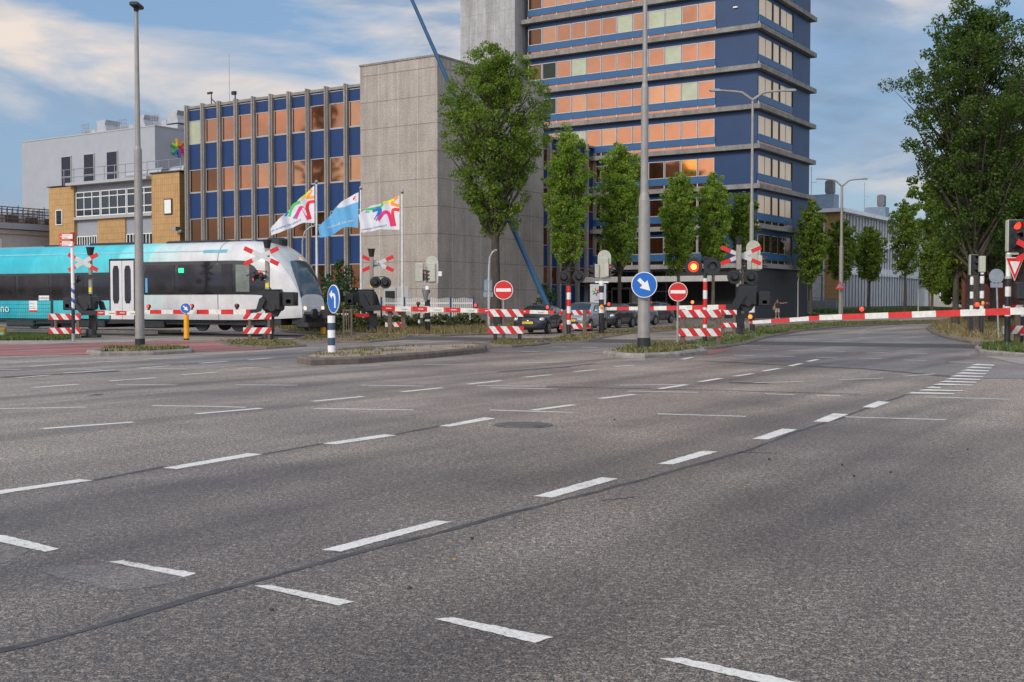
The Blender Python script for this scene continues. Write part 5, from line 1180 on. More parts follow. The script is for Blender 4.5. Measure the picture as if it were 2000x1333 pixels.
def cw(T,x0,x1,z0,z1,y0=-.45,y1=.45):
    b=MB(); b.box(x0,x1,y0,y0+.2,z0,z1,bev=.03); b.box(x0,x1,y1-.2,y1,z0,z1,bev=.03); b.box(x0+(x1-x0)*.3,x0+(x1-x0)*.7,y0,y1,z0+.1,z0+.25); b.build('counterweight',m_black,T)
def alongtrack(px,D,Dr,pxr):
    """depth of the sight line px on the line through (pxr,Dr) parallel to the track"""
    x0=X(pxr,Dr); k=(px-CX)/F; sl=TD.y/TD.x; return (Dr-sl*x0)/(1-sl*k)
# 1: leftmost machine, boom to the right
D=48.5; T,z,x,m=machine('barrier machine at far left beside the cycle signpost, boom pointing right',178,D,484,.04,(166,513,56,40),(157,187,577,606))
cw(T,x(131),x(148),z(606),z(582)); arm(T,[(x(150),z(585)),(x(158),z(590)),(x(172),z(607)),(x(196),z(607)),(x(196),z(616)),(x(168),z(616)),(x(158),z(603)),(x(150),z(594))][::-1]); arm(T,[(x(187),z(586)),(x(195),z(590)),(x(200),z(606)),(x(190),z(606)),(x(186),z(592))][::-1],y0=.36,y1=.5)
Dt=alongtrack(284,0,D,178); boom(T,(x(196),-.43,z(611.5)),(X(284,Dt)-T.location.x,Dt-D-.43,Z(612,Dt)-.04),.2,.17,[],.62,phase=.1)
b=MB(); b.box(x(163),x(192),-.14,-.1,z(541),z(539)); b.box(x(173),x(182),-.16,-.1,z(544),z(537)); b.build('blinker_bracket',m_dark,T)
b=MB(); b.cyl((x(152),.1,z(546)),(x(150),.1,z(546)),.17,n=18); b.cyl((x(152),.1,z(546)),(x(157),.1,z(546)),.1,.06,n=12); b.build('blinker',m_black,T)
# 2: machine before the train nose, boom to the left
D=45; T,z,x,m=machine('barrier machine in front of the white train nose, boom pointing left',523,D,470,.05,(513,501,66,41),(516,553,568,608),polew=8)
side_blinker(T,x(516),-.15,z(541)); cw(T,x(556),x(579),z(598),z(571)); b=MB(); b.box(x(553),x(560),-.15,.15,z(595),z(577)); b.build('counterweight_arm',m_black,T)
arm(T,[(x(494),z(605)),(x(506),z(604)),(x(512),z(584)),(x(518),z(580)),(x(524),z(586)),(x(514),z(608)),(x(506),z(611)),(x(494),z(611))][::-1])
Dt=alongtrack(289,0,D,523); boom(T,(x(499),-.43,z(609.5)),(X(289,Dt)-T.location.x,Dt-D-.43,Z(609.5,Dt)-.05),.2,.16,[(.14,0),(.55,1),(.96,1)],.62,phase=.3)
# 3: machine beyond the tracks, boom to the right
D=54; T,z,x,m=machine('barrier machine left of the picket fence seen from behind, boom pointing right',726,D,487,.06,(738,515,60,36),(701,733,568,601),face='back',polew=7)
blink_pair(T,[(x(734),z(552)),(x(753.5),z(553))],11*m,-.1,'back'); cw(T,x(678),x(693),z(596),z(573)); b=MB(); b.box(x(692),x(702),-.12,.12,z(592),z(580)); b.build('counterweight_arm',m_black,T)
arm(T,[(x(705),z(578)),(x(712),z(574)),(x(724),z(597)),(x(748),z(597)),(x(748),z(607)),(x(718),z(608)),(x(706),z(592))][::-1]); arm(T,[(x(728),z(572)),(x(734),z(575)),(x(741),z(597)),(x(730),z(597))][::-1],y0=.36,y1=.5)
Dt=alongtrack(1082,0,D,726); boom(T,(x(747),-.43,z(602.5)),(X(1082,Dt)-T.location.x,Dt-D-.43,Z(610.5,Dt)-.06),.25,.15,[(.225,0),(.565,1),(.965,1)],.86,phase=.1)
# 4: machine on the median, boom to the left
D=51; T,z,x,m=machine('barrier machine on the median before the black wall, boom pointing left',1442,D,464,.08,(1448,499.5,78,41),(1439,1476,558,598),face='back',polew=9)
blink_pair(T,[(x(1433),z(541)),(x(1464.5),z(541.5))],14*m,-.14,'back'); cw(T,x(1478),x(1500),z(598),z(570)); b=MB(); b.box(x(1474),x(1482),-.15,.15,z(590),z(574)); b.build('counterweight_arm',m_black,T)
arm(T,[(x(1414),z(595)),(x(1426),z(595)),(x(1436),z(574)),(x(1444),z(570)),(x(1452),z(577)),(x(1438),z(602)),(x(1430),z(606)),(x(1414),z(606))][::-1])
Dt=alongtrack(1178,0,D,1442); boom(T,(x(1417),-.43,z(600.5)),(X(1178,Dt)-T.location.x,Dt-D-.43,Z(603.5,Dt)-.08),.24,.14,[(.27,2),(.60,0),(.955,1)],.6,phase=.2)
# 5: long near boom reaching in from the right; its machine stands outside the view
D5=35.5; T=thing('barrier_machine','long red and white barrier boom reaching in from the right edge across the road','level crossing barrier',(X(2075,D5),D5,.1),0,'level crossing barrier machines')
b=MB(); b.box(-.12,.12,-.12,.12,0,3.4); b.build('post',M('mast_grey'),T); b=MB(); b.box(-.4,.4,-.38,.38,.9,1.7,bev=.07); b.build('drive_housing',m_black,T)
cross(T,0,-.2,3.0,1.3,.8)
Dm=alongtrack(1592,0,D5,2030); Dt=alongtrack(1460,0,D5,2030); k=lambda p,y,D:(X(p,D)-T.location.x,D-D5-.45,Z(y,D)-.1)
boom(T,k(2060,605,D5),k(1592,620.5,Dm),.23,.17,[(.81,3),(.29,0),(.33,1)],.72,phase=.0)
b=boom(T,k(1592,621,Dm+.02),k(1460,630,Dt),.15,.11,[(.99,2)],.62,phase=.3)
# 6: low far boom behind
D=57; T=thing('barrier_boom','small far barrier boom behind the blue arrow sign, over the cycle path','level crossing barrier',(X(722,D),D,.06),0,'level crossing barrier machines')
b=MB(); b.box(-.1,.1,-.1,.1,0,.95,bev=.02); b.build('post',m_black,T); boom(T,(0,-.15,Z(616.5,D)-.06),(X(600,D+1.2)-X(722,D),1.2,Z(614,D)-.06),.16,.14,[(.08,1)],.95)
# ---- twin blinkers on red and white poles
def blink_pole(lb,px,D,lamps,r,ytop,yr0,yr1,face,lit):
    T=thing('warning_light_pole',lb,'crossing light',(X(px,D),D,.06),0,'twin warning lights on banded poles'); m=D/F; z=lambda p:Z(p,D)-.06; x=lambda p:(p-px)*m; pr=4.2*m
    b=MB(); b.cyl((0,0,z(yr1)),(0,0,z(yr0)),pr,n=16); o=b.build('banded_post',m_bands_rw,T)
    b=MB(); b.cyl((0,0,-.1),(0,0,z(yr1)),pr*.98,n=16); b.cyl((0,0,z(yr0)),(0,0,z(ytop)),pr*.9,n=16); b.build('post',m_black,T)
    blink_pair(T,[(x(a),z(c)) for a,c in lamps],r*m,-pr-.03,face,lit)
blink_pole('twin black warning lights seen from behind on a banded pole, before the queueing cars',1111,52,[(1101,542),(1130,541)],12.3,523,559,634,'back',None)
blink_pole('twin warning lights with the left one glowing yellow and red, on a banded pole',1377,41.7,[(1353,521.5),(1389,521)],16.8,501,544,641,'front',0)
# ---- traffic lights
def tl_head(par,x,y,z0,z1,ang,w=.34,lit=True,rear='cream',board=False):
    """three lamp head: ang = direction the lamps face, measured from -y towards +x"""
    Tm=Matrix.Translation((x,y,0))@Matrix.Rotation(ang,4,'Z'); h=z1-z0; b=MB()
    b.box(-w/2,w/2,-.02,.14,z0,z1,0,T=Tm,bev=.02); b.box(-w/2-.02,w/2+.02,.0,.22,z0-.01,z1+.01,1,T=Tm,bev=.03)
    if board:
        n=10; pl=[(-w*.9,z0-.05)]+[( w*.9,z0-.05)]+[(w*.9*math.cos(PI*k/n),z1+.05+w*.9*math.sin(PI*k/n)) for k in range(n+1)]
        b.prism(pl,.10,.13,'y',mi=1,T=Tm)
    o=b.build('signal_head',[m_black,m_cream],par)
    for k in range(3):
        zc=z1-h*(k+.5)/3; r=h/3*.38; g=MB(); g.cyl((0,-.035,zc),(0,-.02,zc),r,n=16,T=Tm); g.build('lens',(m_redglow if (k==0 and lit) else m_lensdark),o)
        g=MB(); vs=[];n=10
        for q in range(n+1):
            t=R(-10)+R(200)*q/n; c,s_=math.cos(t),math.sin(t); vs+=[(r*1.15*c,-.02,zc+r*1.15*s_),(r*1.15*c,-.3*(.35+.65*max(0,s_)),zc+r*1.15*s_-.05)]
        g.add(vs,[(2*q,2*q+1,2*q+3,2*q+2) for q in range(n)],0,True,T=Tm); g.build('hood',m_black,o)
    return o
def tl_pole(T,px,D,base,ytop,yb0,yb1,x0=0,pr=None,col=None):
    m=D/F; z=lambda p:Z(p,D)-base; pr=pr or 5*m
    b=MB(); b.cyl((x0,0,z(yb1)),(x0,0,z(yb0)),pr,n=16); b.build('banded_post',m_bands_bw,T)
    b=MB(); b.cyl((x0,0,-.1),(x0,0,z(yb1)),pr*1.02,n=16); b.build('post',m_black,T); b=MB(); b.cyl((x0,0,z(yb0)),(x0,0,z(ytop)),pr*.85,n=16); b.build('upper_post',m_white,T)
# a: in front of the concrete block
D=54; m=D/F; T=thing('traffic_light','traffic light with red lamp in front of the concrete block, above the picket fence','traffic light',(X(835,D),D,.06),0,'traffic lights on black and white poles'); z=lambda p:Z(p,D)-.06; x=lambda p:(p-835)*m
tl_pole(T,835,D,.06,559,566,628); tl_head(T,x(820),.05,z(551),z(515),PI,lit=False); tl_head(T,x(845),.1,z(551),z(515),PI*.93,lit=False,board=True); tl_head(T,x(828),-.05,z(549),z(527),R(78),w=.26)
b=MB(); b.box(x(820),x(846),-.05,.05,z(560),z(557)); b.cyl((x(832),-.14,z(590)),(x(832),-.14,z(566)),.05,.19,n=12); b.build('bracket',m_grey,T)
D=53.5; T=thing('banded_post','short black and white banded post left of the picket fence traffic light','post',(X(818.5,D),D,.06),0); b=MB(); b.cyl((0,0,.45),(0,0,Z(610,D)),.052,n=12); b.build('banded_post',m_bands_bw,T); b=MB(); b.cyl((0,0,-.1),(0,0,.45),.053,n=12); b.build('post',m_black,T)
# b: centre, before the entrance
D=53; m=D/F; T=thing('traffic_light','traffic light with rounded cream board on a banded pole left of the thick lamp post','traffic light',(X(1174.5,D),D,.06),0,'traffic lights on black and white poles'); z=lambda p:Z(p,D)-.06; x=lambda p:(p-1174.5)*m
tl_pole(T,1174.5,D,.06,549,553,612); tl_head(T,x(1180),.1,z(543),z(504),PI,w=.34,lit=False,board=True); tl_head(T,x(1160),.0,z(543),z(517),R(-80),w=.24,lit=False); tl_head(T,x(1190),-.05,z(541),z(516),R(75),w=.26)
b=MB(); b.box(x(1162),x(1188),-.05,.05,z(553),z(550)); b.ell((0,-.12,z(600)),(.08,.06,.11),mi=1); b.build('bracket',[m_white,m_yel],T)
# c: behind the median machine
D=56; m=D/F; T=thing('traffic_light','traffic light with round topped cream board behind the median barrier machine','traffic light',(X(1465,D),D-.5,.06),0,'traffic lights on black and white poles'); z=lambda p:Z(p,D)-.06; x=lambda p:(p-1465)*m
tl_pole(T,1465,D,.06,560,596,622); tl_head(T,x(1466),.1,z(527),z(487),PI,w=.38,lit=False,board=True); tl_head(T,x(1483),-.1,z(527),z(501),R(80),w=.3); tl_head(T,x(1452),-.1,z(528),z(505),R(-80),w=.2,lit=False)
# d,e: two heads on the right verge
D=52; m=D/F; T=thing('traffic_light','traffic light with unlit dark lamps, left of the pair on the right verge','traffic light',(X(1897,D),D,.1),0,'traffic lights on black and white poles'); z=lambda p:Z(p,D)-.1; x=lambda p:(p-1897)*m
tl_pole(T,1897,D,.1,541,545,622,pr=.075); tl_head(T,x(1901),-.05,z(538),z(498),R(0),w=.34,lit=False)
D=48.5; m=D/F; T=thing('traffic_light','traffic light turned side on, right of the pair on the right verge','traffic light',(X(1917,D),D,.1),0,'traffic lights on black and white poles'); z=lambda p:Z(p,D)-.1; x=lambda p:(p-1917)*m
tl_pole(T,1917,D,.1,532,536,620,pr=.085); tl_head(T,x(1917),.1,z(532),z(501),PI*.96,w=.22,lit=False); b=MB(); b.ell((0,-.12,z(593)),(.07,.06,.1)); b.build('push_button',m_yel,T)
# f: big near one at the right edge with yield sign
D=36.3; m=D/F; T=thing('traffic_light','large traffic light with red lamp at the right edge, above the yield sign','traffic light',(X(1968,D),D,.12),0,'traffic lights on black and white poles'); z=lambda p:Z(p,D)-.12; x=lambda p:(p-1968)*m
tl_pole(T,1968,D,.12,494,545,625,pr=5.6*m); tl_head(T,x(1983),0,z(492),z(430),R(4),w=.5)
b=MB(); b.cyl((0,0,z(545)),(0,0,z(540)),6.4*m,n=16); b.cyl((0,0,z(505)),(0,0,z(497)),5.5*m,n=16); b.box(-.08,.3,-.04,.04,z(498),z(494)); b.build('collar',m_cream,T)
T2=thing('yield_sign','white and red triangular yield sign pointing down below the right edge traffic light','traffic sign',(X(1975,D),D-.2,z(519)),0)
b=MB(); r=18*m
def tri(s): return [(-r*s,.30*s*1.0),(r*s,.30*s),(0,-.44*s)]
hz_=23*m
b.prism([(-r,hz_),(0,-hz_),(r,hz_)],0,.02,'y',mi=0); b.prism([(-r*.93,hz_*.93),(0,-hz_*.9),(r*.93,hz_*.93)],-.004,.0,'y',mi=1); b.prism([(-r*.56,hz_*.66),(0,-hz_*.44),(r*.56,hz_*.66)],-.009,-.004,'y',mi=0); b.build('sign_plate',[m_white,m_red],T2)
b=MB(); b.box(-.05,.05,.02,.14,-.1,.2); b.build('bracket',m_grey,T2)
T=thing('crossing_warning_mast','tall crossing mast at the right edge with orange lamp arms and dark box','crossing light',(X(2005,35.6),35.6,.1),0)
b=MB(); b.cyl((0,0,0),(0,0,3.6),.07,n=12); b.build('post',M('mast_grey'),T); m5=35.6/F
cross(T,.18,-.1,Z(490,35.6)-.1,1.1,.75); b=MB(); b.box(-.3,.6,-.02,.3,Z(593,35.6),Z(557,35.6),bev=.05); b.build('drive_housing',m_black,T)
T=thing('banded_post','black and white banded post behind the right edge barricade','post',(X(1998,37.5),37.5,.1),0); b=MB(); b.cyl((0,0,-.1),(0,0,1.25),.08,n=12); b.build('post',m_bands_bw,T)

# ================================================================== FLAGS
STARC={'orange':0,'red':1,'magenta':2,'blue':3,'green':4,'yellow':5}
def flag(lb,X0,D,top,bot,ribs,text,tpos,mcol,ph,extra=None,group='flags',dep=.16):
    """pictures are drawn on the cloth in metres from the hoist; cloth bellies in depth"""
    px0=500+X0/6.25; T=thing('flag',lb,'flag',(X(px0,D)-.06,D,0),0,group); k=D/F/6.25
    lx=lambda Xz:(Xz-X0)*k; lz=lambda Yz:Z(340+Yz/6.25,D)
    def wave(x,z): return dep*math.sin(x*4.2+z*1.1+ph)*min(1,abs(x)*1.2)+.07*math.sin(x*9+z*2.3+ph)*min(1,abs(x))
    def ip(pts,u):
        a=u*(len(pts)-1); i=min(int(a),len(pts)-2); f=a-i
        c=[Vector(p) for p in pts]; p0=c[max(i-1,0)];p1=c[i];p2=c[i+1];p3=c[min(i+2,len(c)-1)]
        return .5*((2*p1)+(p2-p0)*f+(2*p0-5*p1+4*p2-p3)*f*f+(3*p1-p0-3*p2+p3)*f**3)
    nu,nv=34,22; b=MB(); vs=[]
    for s in (0,1):
        for i in range(nu+1):
            a,c=ip(top,i/nu),ip(bot,i/nu)
            for j in range(nv+1):
                p=a.lerp(c,j/nv); x,z=lx(p.x),lz(p.y); vs.append((x,wave(x,z)+(.004 if s else -.004),z))
    N=(nu+1)*(nv+1); fs=[]; mi=[]
    for s in (0,1):
        for i in range(nu):
            for j in range(nv):
                q=s*N+i*(nv+1)+j; f=(q,q+nv+1,q+nv+2,q+1); fs.append(f if s else f[::-1])
                p=ip(top,(i+.5)/nu).lerp(ip(bot,(i+.5)/nu),(j+.5)/nv); mi.append(1 if (extra and extra(p)) else 0)
    b.v=vs; b.f=fs; b.m=mi; b.sm=[True]*len(fs); b.build('cloth',mcol,T)
    P=lambda Xz,Yz,l:(lx(Xz),wave(lx(Xz),lz(Yz))+(-.012 if l else .012),lz(Yz))
    g=MB()
    for c,pts,w in ribs:
        fine=[]
        for i in range(25): q=ip(pts,i/24); fine.append((q.x,q.y))
        ribbon(g,fine,[w*k/k]*25,lambda a,b_,l:P(a,b_,l),STARC[c])
    if text:
        s,(xa,ya),(xb,yb),hh=text; tv,tf,tw=text_geo(s,1.0); dx=Vector((xb-xa,yb-ya)); L=dx.length; dx.normalize(); nx=Vector((dx.y,-dx.x)); 
        if nx.y>0: nx=-nx
        out=[]
        for v in tv:
            p=Vector((xa,ya))+dx*(v[0]/tw*L)+nx*(v[1]*hh); out.append(P(p.x,p.y,1))
        g.add(out,tf,6 if text[0][0]!='o' else 7); out=[(p[0],p[1]+.024,p[2]) for p in out]; g.add(out,tf,6 if text[0][0]!='o' else 7)
    g.build('emblem',m_star+[m_navyt,m_white],T); return T
m_navyt=M('navy_lettering',(.01,.07,.28),.5); m_cloth=M('white_cloth',(.72,.72,.76),.8,var=.05); m_cblue=M('sky_blue_cloth',(.14,.42,.70),.8,var=.06)
def flagpole(lb,X0,D,ytop_z):
    px=500+X0/6.25; T=thing('flagpole',lb,'flagpole',(X(px,D)+.02,D,0),0,'white flagpoles'); zt=Z(340+ytop_z/6.25,D)
    b=MB(); b.cyl((0,0,-.1),(0,0,zt-.22),.085,.05,n=14); b.build('pole',M('white_pole',(.66,.65,.64),.4,.1),T)
    b=MB(); b.cyl((0,0,zt-.25),(0,0,zt-.14),.05,.11,n=14); b.cyl((0,0,zt-.14),(0,0,zt),.11,.015,n=14); b.build('finial',M('steel_finial',(.5,.5,.52),.3,.8),T)
FD=64
flagpole('white flagpole carrying the left star flag',742,FD,70); flagpole('white flagpole carrying the blue flag',1282,FD-.5,142); flagpole('white flagpole carrying the right star flag',1785,FD-1,190)
flag('white flag with coloured star and mirrored lettering, leftmost of the three',735,FD,[(735,140),(620,250),(450,410),(300,560),(195,672)],[(735,602),(600,600),(470,650),(320,715),(200,752)],
 [('orange',[(700,190),(662,262),(655,290),(735,282)],34),('yellow',[(680,208),(610,280),(572,322)],26),('green',[(570,345),(490,378),(440,450),(418,515)],36),('blue',[(410,455),(375,515)],22),('blue',[(515,490),(474,546)],18),('magenta',[(500,550),(560,430),(600,425),(640,500),(665,560)],42),('red',[(735,336),(665,350),(648,420),(668,500),(684,552)],38)],
 ('FrieslandCampina nlr',(578,575),(210,712),36),None,[m_cloth],0.4)
flag('light blue flag with white top and mirrored lettering, middle of the three',1272,FD-.5,[(1272,225),(1180,270),(1060,350),(930,490),(780,655)],[(1265,660),(1120,652),(1020,700),(920,755),(806,782)],
 [('red',[(1240,270),(1215,290),(1200,310)],8),('magenta',[(1205,320),(1222,296),(1232,325)],8),('orange',[(1215,268),(1224,285),(1242,290)],6)],
 ('op ús boekst',(1210,575),(890,665),44),None,[m_cblue,m_cloth],1.7,extra=lambda p:p.y<345+(1265-p.x)*.32+8*math.sin(p.x*.03) and p.x>1010)
flag('white flag with coloured star and mirrored lettering, rightmost of the three',1775,FD-1,[(1768,262),(1660,325),(1520,372),(1380,410),(1268,505)],[(1768,682),(1640,680),(1530,682),(1420,700),(1310,718)],
 [('orange',[(1745,278),(1680,345),(1690,370),(1768,388)],38),('yellow',[(1705,312),(1640,335),(1572,352)],28),('green',[(1562,360),(1545,400),(1460,425),(1350,432)],30),('blue',[(1445,455),(1530,428),(1520,500),(1475,568)],44),('blue',[(1400,460),(1350,464)],14),('magenta',[(1508,575),(1580,475),(1640,490),(1680,640)],42),('red',[(1768,440),(1690,440),(1690,530),(1712,635)],38)],
 ('FrieslandCampina',(1618,640),(1315,690),34),None,[m_cloth],2.6)

# ================================================================== PICKET FENCE
D=67; T=thing('picket_fence','white metal picket fence with blue posts below the concrete block','fence',(X(745,D),D,.08),0)
L=X(925,D)-X(745,D); zt=Z(582,D)-.08; n=4
for i in range(n+1): x=L*i/n; b=MB(); b.box(x-.05,x+.05,-.05,.05,-.1,zt+.05); b.build('post',M('blue_post',(.02,.05,.16),.5),T)
for i in range(n):
    b=MB(); a=L*i/n+.08; c=L*(i+1)/n-.08; q=a
    while q<c: b.box(q,q+.045,-.012,.012,.12,zt-.02+.03*math.sin(q*7)); q+=.115
    b.box(a-.03,c+.03,.012,.03,zt-.35,zt-.27); b.box(a-.03,c+.03,.012,.03,.3,.38); b.build('picket_panel',m_white,T)

# ================================================================== CARS
def car(lb,px,D,head,col,L=3.8,Wd=1.68,Hc=1.44,sc=1.0,metal=.3,plate=None,lights=True):
    T=thing('parked_car' if False else 'car',lb,'car',(X(px,D),D,0),0,'cars queueing at the crossing'); T.rotation_euler=(0,0,math.atan2(head[1],head[0])); T.scale=(sc,sc,sc)
    h=L/2; w=Wd/2
    # stations: x, half width, z bottom, z belt (bonnet height), z roof, roof half width
    S=[(h,.60*w,.34,.60,.60,.5),(h-.06,.80*w,.24,.70,.70,.6),(h-.22,.95*w,.20,.80,.80,.8),(h-.55,w,.19,.90,.90,.8),(h-.95,w,.19,.98,.985,.8),(h-1.12,w,.19,1.0,1.03,.84),(h-1.75,w,.19,.99,Hc-.07,.76),(h-2.1,w,.19,.98,Hc,.76),(-.5,w,.19,.99,Hc,.77),(-h+.75,w,.19,1.02,Hc-.03,.76),(-h+.28,.97*w,.21,1.03,Hc-.16,.74),(-h+.07,.92*w,.26,.98,1.02,.78),(-h,.78*w,.34,.80,.80,.7)]
    b=MB(); vs=[]; n=12
    for (x,ww,z0,zb_,zr,rw) in S:
        rw=ww*rw; sp_=zr-zb_
        half=[(0,z0),(ww*.86,z0),(ww*.98,z0+.14),(ww,(z0+zb_)/2+.08),(ww*.965,zb_),(rw+(ww*.965-rw)*.12 if sp_>.1 else rw*1.0,zr-sp_*.14),(rw*.8,zr),(0,zr+.012)]
        ring=[(x,y,z) for y,z in half]+[(x,-y,z) for y,z in half[-2:0:-1]]; vs+=ring
    m_=14; b.add(vs,[(i*m_+j,(i+1)*m_+j,(i+1)*m_+(j+1)%m_,i*m_+(j+1)%m_) for i in range(len(S)-1) for j in range(m_)],0,True)
    b.add(vs[:m_],[tuple(range(m_))],0,True); b.add(vs[-m_:],[tuple(range(m_-1,-1,-1))],0,True)
    pm=M('car_paint_%s'%lb.split()[0]+str(int(col[0]*999)),col,.25,metal,var=.05,coat=.6)
    o=b.build('body',pm,T); md=o.modifiers.new('s','SUBSURF'); md.levels=1; md.render_levels=2
    gl=M('car_glass',(.03,.036,.04),.04,.25,var=.3,spec=1.0)
    # glazing
    def win(poly,par=T,name='side_window'):
        for s in (-1,1):
            g=MB(); vs=[(x,s*y,z) for x,y,z in poly]; k=len(vs); vs2=[(x,s*(abs(y)-.02),z-.005) for x,y,z in vs]
            g.add(vs+vs2,[tuple(range(k)) if s<0 else tuple(range(k-1,-1,-1))]+[(i,(i+1)%k,k+(i+1)%k,k+i) for i in range(k)]); g.build(name,gl,par)
    def yw(z): return w*.965-(w*.965-w*.775)*(z-1.0)/(Hc-1.0)+.012
    zt=Hc-.13
    win([(h-1.38,yw(1.03),1.03),(h-1.98,yw(zt),zt),(-.30,yw(zt),zt),(-.30,yw(1.02),1.02)]); win([(-.38,yw(1.02),1.02),(-.38,yw(zt),zt),(-h+.80,yw(zt-.03),zt-.03),(-h+.42,yw(1.1),1.1)])
    g=MB(); xa,xb=h-1.10,h-1.80; g.add([(xa+.03,-w*.76,1.055),(xa+.03,w*.76,1.055),(xa+.13,0,1.07),(xb+.03,-w*.64,Hc-.065),(xb+.03,w*.64,Hc-.065),(xb+.06,0,Hc-.045)],[(0,2,5,3),(2,1,4,5)]); g.build('windscreen',gl,T)
    g=MB(); xa,xb=-h+.06,-h+.30; g.add([(xa-.0,-w*.72,1.05),(xa-.0,w*.72,1.05),(xb-.04,w*.6,Hc-.2),(xb-.04,-w*.6,Hc-.2)],[(0,1,2,3)]); g.build('rear_window',gl,T)
    for sx in (h-.78,-h+.68):
        for s in (-1,1):
            g=MB(); g.cyl((sx,s*(w-.17),.30),(sx,s*(w+.012),.30),.30,n=24); wh=g.build('wheel',M('tyre_rubber',(.02,.02,.02),.8),T)
            g=MB(); g.cyl((sx,s*(w),.30),(sx,s*(w+.02),.30),.20,n=20); 
            for k in range(7):
                a=2*PI*k/7; g.box(-.02,.02,0,.19,-.01,.01,1,T=Matrix.Translation((sx,s*(w+.024),.30))@Matrix.Rotation(a,4,'Y')@Matrix.Rotation(PI/2,4,'X'))
            g.build('rim',[M('rim_silver',(.42,.42,.43),.35,.7),M('rim_dark',(.15,.15,.15),.4)],wh)
            g=MB(); vs=[]; n=14
            for k in range(n+1):
                a=PI*k/n; c,s_=math.cos(a),math.sin(a); vs+=[(sx+.30*c,s*(w+.004),.30+.30*s_),(sx+.37*c,s*(w+.004),.30+.375*s_)]
            g.add(vs,[(2*k,2*k+1,2*k+3,2*k+2) for k in range(n)]); g.build('wheel_arch',m_black,T)
    for s in (-1,1):
        g=MB(); g.ell((h-.30,s*w*.74,.70),(.24,.15,.12),nu=14,nv=8,T=Matrix.Translation((0,0,0))); g.build('headlight',M('headlamp_glass',(.62,.62,.58),.12,.3,var=.15,vs=14,coat=.8),T)
        g=MB(); g.ell((h-1.32,s*(w+.10),1.05),(.07,.10,.07)); g.build('wing_mirror',pm,T)
        g=MB(); g.box(-h-.0,-h+.12,s*w*.72-.12,s*w*.72+.12,.75,.95,bev=.02); g.build('tail_light',m_lensred,T)
    g=MB(); g.box(h-.05,h+.012,-.42,.42,.36,.50,bev=.01); g.box(h-.09,h+.0,-.34,.34,.60,.66,bev=.01); g.build('grille',m_black,T)
    g=MB(); g.ell((h-.01,0,.645),(.02,.07,.045),nu=12,nv=6); g.build('badge',M('chrome',(.6,.6,.62),.15,.9),T)
    g=MB(); g.box(h+.01,h+.025,-.26,.26,.50,.61,0); 
    if plate:
        tv,tf,tw=text_geo(plate,.11); g.add([(h+.028,-.21+v[0]*.42/tw,.52+v[1]*.85) for v in tv],tf,1)
    g.build('number_plate',[M('plate_yellow',(.85,.50,.02),.4),m_black],T)
    g=MB(); 
    for s in (-1,1): g.box(-.34,-.33,s*w*.999-.004,s*w*.999+.004,.35,1.0); g.box(-.28,-.14,s*w-.02,s*w+.02,.86,.89)
    g.build('door_handle',m_black,T); return T
# headings point towards where the cars drive (towards the viewer and left)
car('black small hatchback with yellow plate, first car waiting at the barrier',1052,55.0,(-.302,-.953),(.035,.043,.056),L=3.75,Wd=1.7,Hc=1.42,sc=.96,plate='NG-KG-3',metal=.4)
car('silver hatchback, second car in the queue behind the black one',1138,60.5,(-.366,-.93),(.42,.44,.47),L=4.0,Wd=1.7,Hc=1.48,metal=.6,plate='SK-62-R')
car('black low hatchback, third car in the queue behind the silver one',1197,67,(-.477,-.879),(.04,.044,.05),L=3.5,Wd=1.62,Hc=1.42)
car('grey car mostly hidden by the thick lamp post, fourth in the queue',1239,73.5,(-.53,-.848),(.22,.23,.24),L=4.1,Wd=1.7,Hc=1.45)
car('dark grey hatchback, last car in the queue right of the lamp post',1276,81,(-.559,-.829),(.075,.072,.08),L=3.7,Wd=1.65,Hc=1.50)

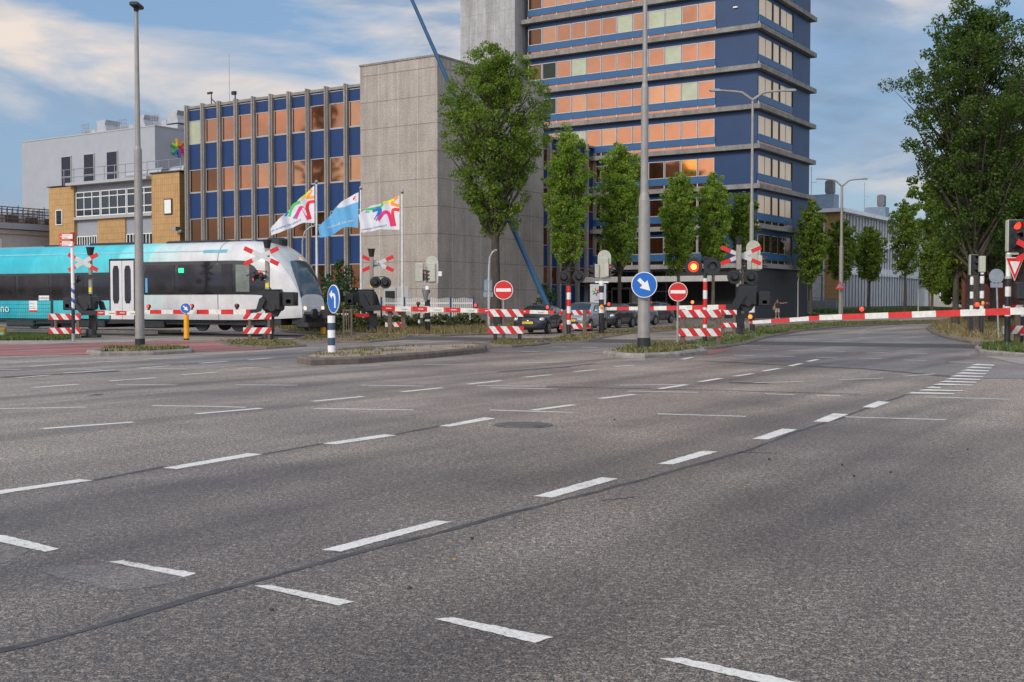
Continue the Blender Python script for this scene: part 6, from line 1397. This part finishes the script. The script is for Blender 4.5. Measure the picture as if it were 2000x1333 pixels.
# ================================================================== PERSON
D=104; s=Z(594,D)-Z(628,D); bz=0; s=1.72
T=thing('person','person in black top and pale shorts with one arm stretched out, before the black wall','person',(X(1518,D),D,0),0)
def skin(name,V_,E_,rad,mat,par,root=0):
    me=bpy.data.meshes.new(name); me.from_pydata(V_,E_,[]); me.materials.append(mat); o=bpy.data.objects.new(name,me); COL.objects.link(o); o.parent=par
    md=o.modifiers.new('skin','SKIN'); md.use_smooth_shade=True
    if not me.skin_vertices: me.attributes.new if False else None
    for i,r in enumerate(rad): me.skin_vertices[0].data[i].radius=(r,r) if not isinstance(r,tuple) else r
    me.skin_vertices[0].data[root].use_root=True
    o.modifiers.new('sub','SUBSURF').render_levels=1; return o
m_skin=M('skin',(.42,.22,.14),.6,var=.08)
try:
    V_=[(0,0,.95),(0,0,1.15),(0,0,1.38),(0,-.01,1.48),(0,-.03,1.56),(0,-.03,1.66), (-.17,0,1.40),(-.24,.02,1.14),(-.20,-.12,.98),(-.2,-.17,.90),
        (.17,0,1.41),(.42,-.03,1.36),(.66,-.05,1.40),(.76,-.05,1.42),(-.09,0,.9),(-.11,-.02,.5),(-.12,.02,.08),(-.13,-.12,.03),(.09,0,.9),(.13,.02,.5),(.15,.03,.08),(.16,-.12,.03)]
    E_=[(0,1),(1,2),(2,3),(3,4),(4,5),(2,6),(6,7),(7,8),(8,9),(2,10),(10,11),(11,12),(12,13),(0,14),(14,15),(15,16),(16,17),(0,18),(18,19),(19,20),(20,21)]
    rad=[.13,.12,.14,.055,.085,.075,.06,.045,.035,.03,.06,.045,.035,.03,.085,.058,.042,.035,.085,.058,.042,.035]
    me=bpy.data.meshes.new('body'); o=skin('body',V_,E_,rad,m_skin,T)
    def finger_hand(name,c,dirx):
        b=MB(); b.ell(c,(.045,.02,.04),nu=8,nv=6)
        for k in range(4): b.tube([(c[0]+dirx*.03,c[1],c[2]+.03-.02*k),(c[0]+dirx*(.08+.01*(k%2)),c[1]-.01,c[2]+.03-.022*k)],[.009,.007],n=5)
        b.tube([(c[0],c[1]-.01,c[2]+.03),(c[0]+dirx*.04,c[1]-.03,c[2]+.06)],[.01,.007],n=5); b.build('hand',m_skin,T)
    finger_hand('hand',(.80,-.05,1.43),1)
except Exception as ex:
    print('skin failed',ex)
b=MB(); b.tube([(0,0,.92),(0,0,1.1),(0,0,1.3),(0,0,1.43),(0,0,1.47)],[.19,.18,.205,.20,.09],n=14); b.build('black_top',m_black,T)
b=MB(); b.tube([(0,0,.97),(0,0,.86)],[.165,.17],n=14)
for s in (-1,1): b.tube([(s*.085,0,.9),(s*.11,0,.72),(s*.12,0,.56)],[.105,.10,.095],n=12)
b.build('shorts',M('pale_denim',(.45,.42,.36),.8),T)
b=MB(); b.ell((0,.0,1.68),(.085,.10,.10)); b.build('hair',M('brown_hair',(.09,.045,.02),.7),T)
b=MB()
for s in (-1,1): b.ell((s*.035,-.115,1.64),(.012,.008,.009))
b.ell((0,-.125,1.61),(.014,.02,.022),mi=1); b.ell((0,-.115,1.57),(.028,.008,.008),mi=2); b.build('face',[m_black,m_skin,m_lensred],T)
b=MB()
for s in (-1,1): b.box(s*.14-.05,s*.14+.05,-.18,.08,.0,.08,bev=.015)
b.build('shoes',m_white,T)
T=thing('shoulder_bag','tan shoulder bag at the side of the person with outstretched arm','bag',(X(1518,D)-.33,D,.85),0); b=MB(); b.box(-.07,.09,-.14,.14,-.1,.25,bev=.03); b.tube([(0,0,.25),(.1,0,.5),(.24,0,.66)],.015,n=6); b.build('bag',M('tan_leather',(.35,.2,.1),.7),T)
